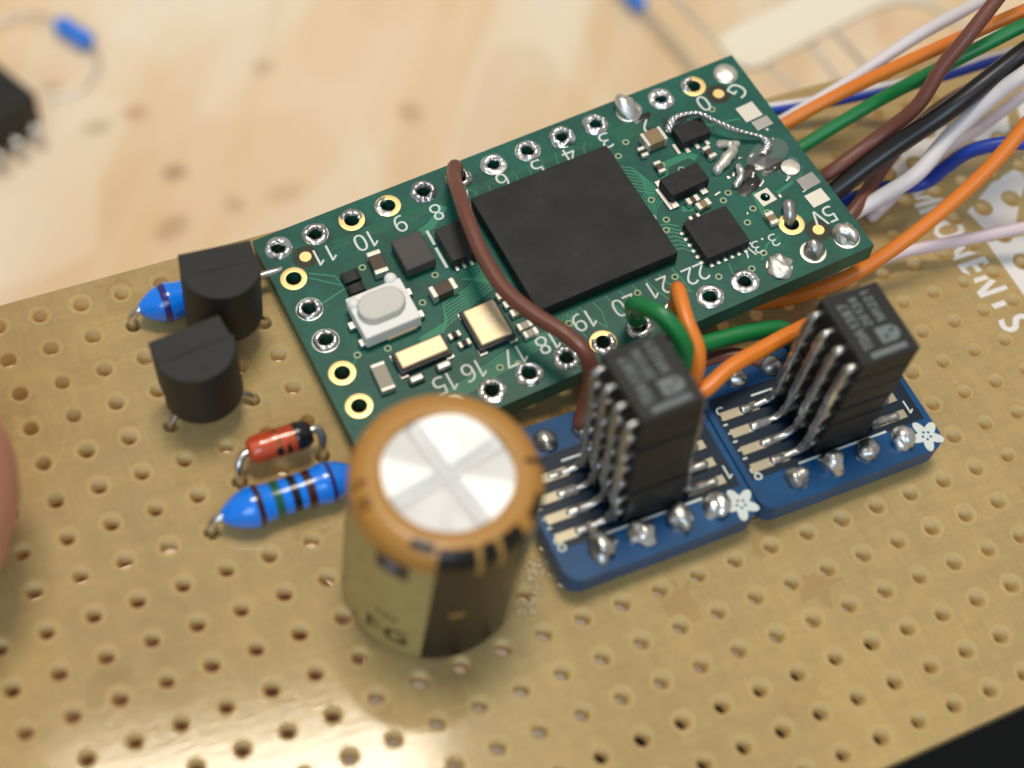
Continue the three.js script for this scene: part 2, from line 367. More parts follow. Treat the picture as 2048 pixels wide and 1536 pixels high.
  for (const [i, j, cx, cz, hr] of holes) for (let s = 0; s < N; s++) {
    const A = s / N * Math.PI * 2, B = (s + 1) / N * Math.PI * 2, cr = (a, r, y) => { const q = r * hr * (1 + 0.035 * noise(Math.cos(a) * 1.6 + i * 7.3, Math.sin(a) * 1.6 + j * 5.1)); return [cx + q * Math.cos(a), y, cz + q * Math.sin(a)]; };
    const cn = a => [-Math.cos(a) * 0.58, 0.81, -Math.sin(a) * 0.58];
    quad(cr(A, R0, -ch), cr(B, R0, -ch), cr(B, R1, 0), cr(A, R1, 0), cn(A), cn(B));
  }
  part('countersink', built(), std('#c2a56c', 0.85), board, [0, 0, 0], [0, 0, 0], 'dull worn rims of the holes').userData.kind = 'stuff';
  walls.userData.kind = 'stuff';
  // crumbs of dried flux between the capacitor and the nearer blue board
  const crumbs = [];
  for (let i = 0; i < 90; i++) {
    const t = rnd(), px = 24.6 - 2.2 * t + (rnd() - 0.5) * 1.3, pz = 23.9 + 2.6 * t + (rnd() - 0.5) * 0.9, r = 0.05 + rnd() * 0.13;
    if (Math.hypot(px - 18.08, pz - 22.54) < 5.2 || Math.hypot((px / PITCH - Math.round(px / PITCH)) * PITCH, (pz / PITCH - Math.round(pz / PITCH)) * PITCH) < 0.5) continue;
    crumbs.push(lumpy(new THREE.IcosahedronGeometry(r, 1), r * 0.6, 3 / r * 0.3, i).scale(1, 0.6, 1).translate(px, r * 0.35, pz));
  }
  part('flux_crumbs', mergeGeometries(crumbs), std('#d9c096', 0.3, 0, { transmission: 0.3, thickness: 0.2 * MM }), board, [0, 0, 0], [0, 0, 0], 'pale crumbs of dried flux').userData.kind = 'stuff';
}

// ------------------------------------------------------------------ green microcontroller board, its right end raised on the wires under it
const TX = V(0.992061, 0.118427, -0.042305), TY = V(-0.118492, 0.992955, 0.000972), TZ = V(0.042122, 0.004049, 0.999104), TO = V(17.597, 1.6, -1.49);
const onTeensy = (x, y, z) => TO.clone().addScaledVector(TX, x).addScaledVector(TY, y).addScaledVector(TZ, z).toArray();
{
  const mcu = thing('microcontroller_board', 'green microcontroller board covered in small parts and numbered holes, right end raised', 'circuit board');
  mcu.matrix.makeBasis(TX, TY, TZ); mcu.quaternion.setFromRotationMatrix(mcu.matrix); mcu.position.copy(TO).multiplyScalar(MM);
  const X0 = -1.27, X1 = 34.29, Z0 = -1.27, Z1 = 16.51, W = X1 - X0, D = Z1 - Z0, TH = 1.5;
  // plated holes
  const P = PITCH, holes = [];
  for (let i = 0; i < 14; i++) { holes.push([i * P, 0]); holes.push([i * P, 15.24]); }
  for (let j = 1; j < 6; j++) holes.push([0, j * P]);
  holes.push([30.4, 12.76], [29.97, 10.2]);
  const filled = new Set(['13,0', '13,1', '12,1', '11,1']);
  const sh = new THREE.Shape(); sh.moveTo(X0, -Z0); sh.lineTo(X1, -Z0); sh.lineTo(X1, -Z1); sh.lineTo(X0, -Z1); sh.closePath();
  for (const [x, z] of holes) { const h = new THREE.Path(); h.absarc(x, -z, x === 29.97 ? 0.34 : 0.47, 0, Math.PI * 2, true); sh.holes.push(h); }
  const g = new THREE.ExtrudeGeometry(sh, { depth: TH, bevelEnabled: false, curveSegments: 20 });
  g.rotateX(-Math.PI / 2); g.translate(0, -TH, 0);
  { const p = g.attributes.position, u = g.attributes.uv; for (let i = 0; i < p.count; i++) u.setXY(i, (p.getX(i) - X0) / W, 1 - (p.getZ(i) - Z0) / D); }
  // copper tracks and pours showing through the green resist; cleared rings, vias and flux stains
  const k = 2048 / W, hpx = Math.round(D * k);
  const tracks = (x, line, pour, via) => {
    x.lineJoin = 'round';
    const tr = (pts, w = 0.13) => { x.lineWidth = w; x.beginPath(); pts.forEach(([a, b]) => x.lineTo(a, b)); x.stroke(); };
    x.strokeStyle = line; x.fillStyle = pour;
    for (let i = 0; i < 7; i++) tr([[11.0 - i * 0.02, 7.2 + i * 0.24], [9.4 - i * 0.1, 8.0 + i * 0.22], [7.6 - i * 0.06, 8.3 + i * 0.26], [7.3 - i * 0.1, 9.6 + i * 0.1], [5.2, 10.0 + i * 0.05]], 0.11);
    for (let i = 0; i < 6; i++) tr([[13.4 + i * 0.3, 12.4], [12.6 + i * 0.28, 13.0 + i * 0.1], [9.5 + i * 0.2, 13.2 + i * 0.17], [6.4, 13.9 + i * 0.16], [3.4, 14.2 + i * 0.1]], 0.1);
    for (let i = 0; i < 9; i++) tr([[9.6 + i * 0.18, 6.5], [9.5 + i * 0.18, 7.2 + i * 0.05], [11 + i * 0.1, 8.3 + i * 0.1], [12.2, 8.5 + i * 0.2]], 0.08);
    tr([[1.0, 2.54], [2.4, 3.5], [2.6, 4.6], [0.9, 5.0]], 0.1); tr([[0.9, 2.9], [2.5, 4.3]], 0.1); tr([[1.3, 9.4], [0.6, 10.2], [0.4, 11]], 0.1);
    tr([[10.9, 1.6], [9.5, 2.6], [8.4, 2.9]], 0.55);
    for (let i = 0; i < 8; i++) tr([[22.4, 3.6 + i * 0.3], [23.3, 4.2 + i * 0.32], [23.6 + i * 0.1, 5.0 + i * 0.3], [23.2, 6.4 + i * 0.2], [22.3, 7.0 + i * 0.3]], 0.09);
    for (let i = 0; i < 7; i++) tr([[22.4, 9.0 + i * 0.35], [23.2, 9.2 + i * 0.35], [23.8, 9.7 + i * 0.4]], 0.1);
    tr([[24.8, 6.0], [25.4, 5.0], [27.2, 4.9], [27.6, 5.4]], 0.5); tr([[24.6, 8.6], [26.0, 9.1], [26.5, 8.8]], 0.4); tr([[29.6, 9.0], [29.2, 11.6], [30.0, 12.6]], 0.35); tr([[30.9, 10.2], [32.3, 9.9]], 0.25);
    for (let i = 0; i < 10; i++) tr([[13.2 + i * 0.95, 12.3], [13.4 + i * 0.95, 13.2], [13.0 + i * 1.0 + (i % 3) * 0.5, 14.4]], 0.1);
    for (let i = 0; i < 9; i++) tr([[13.0 + i * 1.0, 2.4], [13.2 + i * 1.0, 1.5], [12.8 + i * 1.1, 0.9]], 0.1);
    tr([[27.3, 2.4], [28.5, 2.1], [29.8, 3.4], [31.9, 3.8]], 0.13); tr([[27.2, 14.3], [28.2, 13.4], [29.2, 13.2]], 0.13); tr([[25.2, 13.6], [25.0, 14.6]], 0.1);
    for (const [a, b, c2, d] of [[13, 0.9, 9, 0.5], [3, 0.9, 7, 0.7], [23.6, 0.8, 3, 1.2], [11, 9.2, 1.2, 3.4]]) x.fillRect(a, b, c2, d);
    if (via) for (const [a, b] of [[4.21, 3.67], [8.08, 6.2], [6.5, 7.72], [11.22, 9.08], [1.34, 9.41], [8.75, 14.04], [23.2, 7.1], [22.6, 8.4], [23.3, 8.9], [27.4, 9.2], [28.0, 8.8], [28.8, 10.6], [29.5, 11.3], [24.1, 14.2], [26.3, 14.6], [27.6, 13.9], [26.2, 5.8], [25.2, 4.9], [30.6, 2.3], [23.0, 3.0], [24.0, 2.2], [22.9, 9.6], [9.9, 14.3], [3.2, 9.8], [4.5, 14.6], [27.9, 11.4], [14, 13.1], [18.9, 13], [21.6, 13.0]]) {
      x.fillStyle = '#9fb48a'; x.beginPath(); x.arc(a, b, 0.24, 0, 7); x.fill(); x.fillStyle = '#0a1c15'; x.beginPath(); x.arc(a, b, 0.13, 0, 7); x.fill();
    }
  };
  const c = pixels(2048, hpx, (u, v) => { const x = u * W, z = v * D, n = 0.16 * fbm(x * 0.5, z * 0.5, 3) + 0.1 * fbm(x * 3, z * 3, 5) + 0.05 * (hash(u * 2048, v * hpx, 6) - 0.5); return [4 * (1 + n), 84 * (1 + n), 70 * (1 + n)]; });
  { const x = c.getContext('2d'); x.scale(k, k); x.translate(-X0, -Z0); tracks(x, 'rgba(52,140,104,0.8)', 'rgba(24,96,70,0.6)', true);
    for (const [a, b] of [[1.3, 1.35], [31.68, 1.34], [31.71, 13.93]]) { x.fillStyle = '#2b2f20'; x.beginPath(); x.arc(a, b, 0.85, 0, 7); x.fill(); }
    const stain = (a, b, r, col) => { for (let i = 0; i < 26; i++) { x.fillStyle = col; x.beginPath(); const q = r * Math.sqrt(rnd()), t = rnd() * 7; x.ellipse(a + q * Math.cos(t), b + q * Math.sin(t), r * (0.1 + rnd() * 0.35), r * (0.08 + rnd() * 0.2), rnd() * 3, 0, 7); x.fill(); } };
    stain(30.8, 8.4, 2.0, 'rgba(70,78,74,0.10)'); stain(32.8, 6.8, 1.5, 'rgba(86,92,88,0.10)'); stain(32.8, 8.8, 0.9, 'rgba(170,165,160,0.12)'); stain(33.2, 10.3, 0.8, 'rgba(150,146,140,0.14)');
    stain(2.54, 0.7, 0.9, 'rgba(24,20,14,0.12)'); stain(5.1, 0.5, 1.0, 'rgba(24,20,14,0.12)'); stain(14.3, 0.6, 0.8, 'rgba(30,26,18,0.12)'); stain(26.6, 1.6, 1.0, 'rgba(20,18,14,0.12)'); stain(28, 2.0, 1.1, 'rgba(20,18,14,0.10)'); stain(17.8, 14.6, 1.0, 'rgba(90,110,98,0.12)'); stain(29.2, 8.2, 1.1, 'rgba(16,14,12,0.14)'); }
  const bumpC = canvas(1024, 512, (x) => { x.fillStyle = '#606060'; x.fillRect(0, 0, 1024, 512); x.scale(1024 / W, 512 / D); x.translate(-X0, -Z0); tracks(x, '#b0b0b0', '#8a8a8a', false); });
  const green = std('#ffffff', 0.42, 0, { map: tex(c), bumpMap: tex(bumpC, { srgb: false }), bumpScale: 2.5e-5, specularIntensity: 0.85 });
  part('circuit_board', g, green, mcu);

  // pads, solder left in them, filled ones
  const ring = padRing();
  const stayGold = new Set(['0,2.54', '0,10.16', '0,12.7', '5.08,0', '7.62,0', '30.48,0', '15.24,15.24']);
  for (const [x, z] of holes.slice(0, 33)) { const gold = stayGold.has(`${+x.toFixed(2)},${+z.toFixed(2)}`); part(gold ? 'gold_pad' : 'tinned_ring', ring, gold ? M.gold : M.tin, mcu, [x, 0, z]); }
  part('gold_pad', padRing(0.48, 0.86), M.gold, mcu, [30.4, 0, 12.76]);
  const top = { 0: [0.14], 1: [0.12, 'd'], 2: [0.16, 'd', 3.6, 6.6], 3: [0.14, 's', 1.6, 4.9], 4: [0.2, 'd'], 5: [0.2, 'd'], 6: [0.1], 7: [0.16], 8: [0.24], 9: [0.2], 11: [0.13], 12: [0.22, 's', 2.6, 5.0] };
  for (const i in top) { const [h, d, a0 = 0, a1 = Math.PI * 2] = top[i]; part('solder_fillet', solderRing(+i + 1, 0.4, 0.88, h, a0, a1, 1), d === 'd' ? M.solderDull : M.solder, mcu, [i * P, 0.036, 0]); }
  const bottom = { 3: [0.12], 4: [0.2], 5: [0.16], 6: [0.14, 's', -0.6, 4.0], 7: [0.2], 8: [0.16], 9: [0.1], 10: [0.1] };
  for (const i in bottom) { const [h, d, a0 = 0, a1 = Math.PI * 2] = bottom[i]; part('solder_fillet', solderRing(+i + 30, 0.42, 0.88, h, a0, a1, 0.8), M.solder, mcu, [i * P, 0.036, 15.24]); }
  for (const j of [2, 3]) part('solder_fillet', solderRing(60 + j, 0.42, 0.8, 0.16, 0, Math.PI * 2, 0.8), M.solder, mcu, [0, 0.036, j * P]);
  part('solder_joint', solderDome(3, 0.84, 0.22, 0.1), M.tin, mcu, [13 * P, 0.03, 0]);
  part('solder_joint', solderDome(4, 0.72, 1.1, 0.3, [-0.3, -0.5]), M.tin, mcu, [10 * P, 0.03, 0]);
  part('solder_fillet', solderRing(80, 0.38, 0.88, 0.12), M.solder, mcu, [10 * P + 0.1, 0.036, 0.05]);
  part('solder_joint', solderDome(6, 0.74, 0.8, 0.5, [0.1, -0.3]), M.tin, mcu, [13 * P, 0.03, 15.24]);
  part('solder_joint', solderDome(7, 0.7, 0.95, 0.36, [0.05, -0.25]), M.solderDull, mcu, [12 * P, 0.03, 15.24]);
  part('solder_joint', solderDome(8, 0.8, 0.42, 0.45), M.tin, mcu, [11 * P, 0.03, 15.24]);
  part('solder_joint', sweep([[30.45, -0.3, 12.5], [30.55, 0.25, 12.2], [30.75, 0.5, 11.7]], 0.42, { seg: 10, lump: 0.1, freq: 3 }), M.solderDull, mcu);
  for (const [x, z] of [[1.3, 1.35], [31.68, 1.34], [31.71, 13.93]]) part('fiducial_dot', cyl(0.38, 0.4, 0.04), M.gold, mcu, [x, 0.022, z]);

  // printed pin numbers, read from the far side
  const turn = Math.PI, ls = 1.28;
  for (const [s, x, z] of [['11', 2.5, 1.75], ['10', 5.3, 1.9], ['9', 7.75, 1.66], ['8', 10.25, 1.86], ['7', 12.6, 1.75], ['6', 15.2, 1.5], ['5', 17.75, 1.5], ['4', 20.1, 1.6], ['3', 22.85, 1.5], ['2', 25.9, 1.6], ['0', 30.34, 1.62], ['G', 33.0, 1.65], ['5V', 32.6, 13.2], ['3.3V', 27.75, 13.35], ['22', 22.9, 13.4], ['21', 20.3, 13.25], ['20', 17.75, 13.5], ['19', 15.0, 13.35], ['18', 12.25, 13.8], ['17', 10.0, 13.75], ['16', 7.3, 13.55], ['15', 5.35, 13.6]]) part('printed_number', lettering(s, s === '3.3V' ? 0.95 : ls, turn + (s === 'G' ? 0.5 : 0), font, 0.95, 0.7), M.silk, mcu, [x, 0.008, z]);
  part('printed_line', box(0.2, 0.012, 1.2), M.silk, mcu, [9.04, 0.01, 3.5]); part('printed_line', box(0.2, 0.012, 1.7), M.silk, mcu, [9.0, 0.01, 5.2]);

  // the large processor
  const bga = part('processor_chip', rbox(9.9, 0.72, 9.5, 0.07), M.chip, mcu, [17.3, 0.72, 7.3]);
  part('chip_substrate', box(9.86, 0.3, 9.46), std('#0c1a16', 0.5), bga, [0, -0.5, 0]);
  // quad flat chip with its lead ends
  const qfn = part('flat_chip', rbox(3.15, 0.75, 3.1, 0.05), M.chip, mcu, [25.35, 0.42, 11.6]);
  for (let i = 0; i < 6; i++) for (const [sx, sz] of [[0, 1], [0, -1], [1, 0], [-1, 0]]) part('lead', box(sx ? 0.3 : 0.22, 0.06, sz ? 0.3 : 0.22), M.tin, qfn, [sx ? sx * 1.7 : -1.25 + i * 0.5, -0.36, sz ? sz * 1.68 : -1.25 + i * 0.5]);
  // regulator with tabs
  const reg = part('regulator_chip', rbox(2.9, 0.85, 1.55, 0.06), M.chip, mcu, [25.55, 0.5, 7.15], [0, 0.05, 0]);
  for (const [x, z, w, d] of [[-1.25, -0.95, 0.55, 0.5], [0.9, -0.95, 0.5, 0.45], [-1.3, 0.95, 0.5, 0.6], [0.95, 0.98, 0.5, 0.5]]) part('lead', rbox(w, 0.2, d, 0.05), M.tin, reg, [x, -0.38, z]);
  part('lead', rbox(0.3, 0.12, 1.9, 0.05), M.tin, reg, [-1.62, -0.42, 0.25]);
  // small chip under the loose strand
  const sot = part('small_chip', rbox(2.2, 0.75, 1.45, 0.06), M.chip, mcu, [28.05, 0.45, 3.75]);
  for (const x of [-0.75, 0, 0.75]) { part('lead', rbox(0.3, 0.15, 0.5, 0.04), M.tin, sot, [x, -0.36, 0.9]); part('lead', rbox(0.3, 0.15, 0.5, 0.04), M.tin, sot, [x, -0.36, -0.9]); }
  part('lead', rbox(0.25, 0.12, 0.9, 0.04), M.tin, sot, [-1.35, -0.38, 0.5]);
  // grey coil and the dark chip beside it
  part('coil_block', rbox(2.05, 0.95, 2.5, 0.16, 3), M.chipGrey, mcu, [7.4, 0.56, 4.5]);
  const sot8 = part('power_chip', rbox(1.95, 0.8, 2.7, 0.05), M.mould, mcu, [10.25, 0.47, 4.95]);
  for (let i = 0; i < 4; i++) { part('lead', rbox(0.24, 0.14, 0.4, 0.04), M.tin, sot8, [-0.75 + i * 0.5, -0.36, 1.5]); part('lead', rbox(0.24, 0.14, 0.4, 0.04), M.tin, sot8, [-0.75 + i * 0.5, -0.36, -1.5]); }
  // two-terminal parts: body and metal end caps
  const passive = (name, x, z, len, wid, h, turnY, body, capW = 0.32, capMat = M.hasl) => {
    const b = part(name, rbox(len - 2 * capW, h, wid, 0.05), body, mcu, [x, h / 2 + 0.05, z], [0, turnY, 0]);
    for (const s of [-1, 1]) part('end_cap', rbox(capW + 0.04, h + 0.04, wid + 0.04, 0.07), capMat, b, [s * (len / 2 - capW / 2), 0, 0]);
    return b;
  };
  const q = Math.PI / 2;
  passive('ceramic_capacitor', 5.1, 4.1, 1.75, 0.9, 0.6, q - 0.06, M.ceramicBrown);
  passive('ceramic_capacitor', 7.95, 7.72, 1.7, 0.85, 0.7, 0.03, M.ceramicBrown);
  passive('ceramic_capacitor', 2.02, 11.75, 2.0, 0.9, 0.5, q - 0.05, M.ceramicGrey, 0.24);
  passive('ceramic_capacitor', 25.55, 3.1, 1.5, 1.15, 0.75, 0.02, M.ceramicTan, 0.22);
  passive('ceramic_capacitor', 24.85, 5.2, 0.95, 0.5, 0.35, q, M.ceramicBrown, 0.25);
  passive('ceramic_capacitor', 28.4, 5.6, 1.0, 0.55, 0.4, q + 0.1, M.ceramicBrown, 0.28);
  passive('ceramic_capacitor', 25.9, 9.1, 1.0, 0.55, 0.4, 0.1, M.ceramicTan, 0.3);
  passive('ceramic_capacitor', 25.45, 8.5, 0.9, 0.5, 0.4, 0.05, M.ceramicBrown, 0.3);
  passive('chip_resistor', 24.9, 9.75, 0.8, 0.45, 0.3, 0.0, M.mould, 0.25);
  passive('chip_resistor', 24.5, 3.6, 0.8, 0.5, 0.3, q, M.mould, 0.26);
  for (const [x, z] of [[11.2, 9.6], [11.32, 10.35], [11.42, 11.1], [11.36, 12.2], [11.44, 12.85]]) passive('chip_resistor', x, z, 0.95, 0.5, 0.36, 0.02, M.ceramicGrey, 0.26);
  for (const [x, z] of [[8.0, 10.9], [8.3, 11.7]]) passive('chip_resistor', x - 0.8, z, 0.8, 0.42, 0.3, 0.02, M.mould, 0.24);
  passive('chip_resistor', 29.3, 12.0, 1.0, 0.6, 0.4, q, M.ceramicTan, 0.3);
  passive('chip_resistor', 3.2, 4.2, 1.1, 0.8, 0.4, 0, M.mould, 0.12, M.mould); passive('chip_resistor', 3.15, 5.15, 1.0, 0.7, 0.4, 0, M.mould, 0.12, M.mould);
  for (const [x, z] of [[3.82, 12.65], [5.68, 12.55]]) part('metal_terminal', rbox(1.05, 0.42, 0.6, 0.2, 3), M.solderDull, mcu, [x, 0.24, z]);
  // push button
  const bt = part('push_button', rbox(3.7, 1.15, 3.2, 0.12), M.white, mcu, [3.88, 0.72, 7.75]);
  part('button_cap', (() => { const s = new THREE.Shape(); const r = 0.82, w = 0.52; s.absarc(w, 0, r, -q, q); s.absarc(-w, 0, r, q, 3 * q); const e = new THREE.ExtrudeGeometry(s, { depth: 0.55, bevelEnabled: true, bevelSize: 0.18, bevelThickness: 0.2, bevelSegments: 4, curveSegments: 14 }); e.rotateX(-q); return e; })(), M.knob, bt, [-0.06, 0.4, -0.05]);
  for (const [x, z] of [[-1.5, -1.05], [1.3, -1.75]]) part('peg', new THREE.SphereGeometry(0.42, 16, 10), M.white, bt, [x, 0.45, z]);
  part('base_plate', rbox(2.0, 0.3, 0.2, 0.05), M.goldLid, bt, [0.5, -0.45, 1.62]);
  for (const [x, z] of [[-2.05, -0.2], [-1.95, 1.2], [2.05, -0.9], [2.05, 0.9]]) part('terminal', rbox(0.5, 0.35, 0.55, 0.08), M.tin, bt, [x, -0.45, z]);
  // crystals with gold lids
  for (const [x, z, w, d] of [[4.8, 11.3, 3.25, 1.35], [9.3, 11.2, 2.25, 2.85]]) {
    const b = part('crystal', rbox(w + 0.2, 0.45, d + 0.2, 0.05), M.xtalBase, mcu, [x, 0.26, z]);
    part('gold_lid', rbox(w - 0.1, 0.34, d - 0.1, 0.14, 3), M.goldLid, b, [0, 0.36, 0]);
    for (const sx of [-1, 1]) for (const sz of [-1, 1]) part('terminal', rbox(0.55, 0.14, 0.45, 0.04), M.tin, b, [sx * (w / 2 - 0.1), -0.2, sz * (d / 2 + 0.02)]);
    if (d > 2) { for (let i = 0; i < 2; i++) part('engraved_mark', lettering(['T240', 'A3N8'][i], 0.42, q + turn, font, 1), std('#fff3d8', 0.4, 0.6), b, [-0.25 + i * 0.6, 0.535, 0]); }
  }
  // torn connector pads at the far end: tinned squares, one with a hole
  part('tinned_pad', rbox(1.35, 0.06, 1.35, 0.02), M.hasl, mcu, [32.72, 0.03, 3.62], [0, 0.06, 0]);
  part('tinned_pad', lumpy(rbox(1.3, 0.1, 0.85, 0.04), 0.1, 2, 3), M.solderDull, mcu, [33.0, 0.04, 4.85], [0, 0.06, 0]);
  { const s = new THREE.Shape([[-0.55, -0.55], [0.55, -0.55], [0.55, 0.55], [-0.55, 0.55]].map(a => new THREE.Vector2(...a))); const h = new THREE.Path(); h.absarc(0, 0, 0.33, 0, 7, true); s.holes.push(h);
    const e = new THREE.ExtrudeGeometry(s, { depth: 0.05, bevelEnabled: false, curveSegments: 12 }); e.rotateX(-q); part('tinned_pad', e, M.hasl, mcu, [29.97, 0.004, 10.2], [0, 0.1, 0]);
    const e2 = e.clone(); part('tinned_pad', e2, M.hasl, mcu, [30.05, 0.004, 5.2], [0, 0.1, 0]); }
  part('tinned_pad', rbox(1.35, 0.06, 1.1, 0.02), M.hasl, mcu, [33.0, 0.03, 11.75], [0, 0.06, 0]);
  part('tinned_pad', lumpy(rbox(1.4, 0.12, 1.1, 0.05), 0.12, 2.2, 8), M.solderDull, mcu, [33.2, 0.04, 10.35], [0, 0.1, 0]);
  part('solder_smear', lumpy(cyl(0.6, 0.75, 0.14, 18), 0.22, 2.0, 5), M.hasl, mcu, [32.75, 0.05, 8.85]);
  part('solder_joint', sweep([[28.2, 0.15, 7.0], [29.1, 0.35, 6.6], [30.0, 0.25, 6.1]], 0.36, { seg: 12, lump: 0.2, freq: 2.4, seed: 4 }), M.hasl, mcu);
  part('solder_joint', sweep([[28.7, 0.12, 8.6], [29.3, 0.25, 8.2], [29.6, 0.2, 7.4]], 0.26, { seg: 12, lump: 0.14, freq: 2.4, seed: 6 }), M.solder, mcu);
  for (const [x, z, a] of [[30.2, 8.3, 0.9], [30.3, 9.2, 0.5], [27.3, 8.6, 0.2], [32.1, 9.6, 0.4]]) part('solder_speck', rbox(0.5, 0.1, 0.16, 0.04), M.tin, mcu, [x, 0.05, z], [0, a, 0]);
  // burnt flux and splashes of solder where the connector was torn off
  const burnt = std('#1d1712', 0.3, 0, { clearcoat: 0.3, clearcoatRoughness: 0.3 });
  for (const [x, z, a, w, d, k] of [[30.9, 7.6, 0.35, 1.7, 0.35, 1], [29.6, 8.9, 0.5, 0.9, 0.5, 2], [27.9, 2.1, 0.2, 1.1, 0.35, 3], [31.7, 8.2, 0.2, 0.9, 0.5, 4], [26.0, 0.9, 0.1, 0.7, 0.3, 5]]) part('burnt_flux', lumpy(new THREE.SphereGeometry(1, 20, 10, 0, 7, 0, q), 0.4, 1.6, k + 20).scale(w, 0.07, d), burnt, mcu, [x, 0, z], [0, a, 0]);
  for (let i = 0; i < 22; i++) part('solder_speck', lumpy(new THREE.SphereGeometry(1, 10, 6), 0.4, 2, i).scale(0.1 + 0.16 * rnd(), 0.06, 0.07 + 0.08 * rnd()), i % 3 ? M.tin : M.solderDull, mcu, [28.2 + 5.2 * rnd(), 0.02, 4.9 + 6.0 * rnd()], [0, rnd() * 3, 0]);
  part('solder_joint', sweep([[29.5, 0.15, 5.2], [29.9, 0.3, 5.6], [30.4, 0.2, 5.7]], 0.3, { seg: 12, lump: 0.25, freq: 2.6, seed: 14 }), M.hasl, mcu);
  // loose twisted silver strand and the clear glue holding it down
  const base = [[26.9, 0.3, 2.9], [27.4, 0.9, 2.5], [28.8, 1.25, 2.95], [29.7, 1.15, 4.1], [30.7, 0.9, 5.2], [31.6, 0.6, 5.75], [32.2, 0.4, 6.2], [32.25, 0.3, 6.75], [31.6, 0.22, 7.15]];
  const strandCurve = new THREE.CatmullRomCurve3(base.map(p => V(...p)));
  for (let s = 0; s < 4; s++) {
    const pts = []; for (let i = 0; i <= 48; i++) { const t = i / 48, p = strandCurve.getPointAt(t), a = t * 40 + s * Math.PI / 2; pts.push([p.x + 0.13 * Math.cos(a), p.y + 0.13 * Math.sin(a), p.z + 0.13 * Math.sin(a + 1)]); }
    part('wire_strand', sweep(pts, 0.12, { seg: 120, rad: 6 }), M.solder, mcu);
  }
  part('glue_blob', lumpy(new THREE.SphereGeometry(1, 28, 16, 0, 7, 0, q), 0.16, 1.4, 4).scale(1.7, 0.16, 1.05), std('#f4f4f2', 0.22, 0, { transmission: 0.92, thickness: 0, ior: 1.45 }), mcu, [32.0, 0.0, 7.2], [0, 0.35, 0]);
}

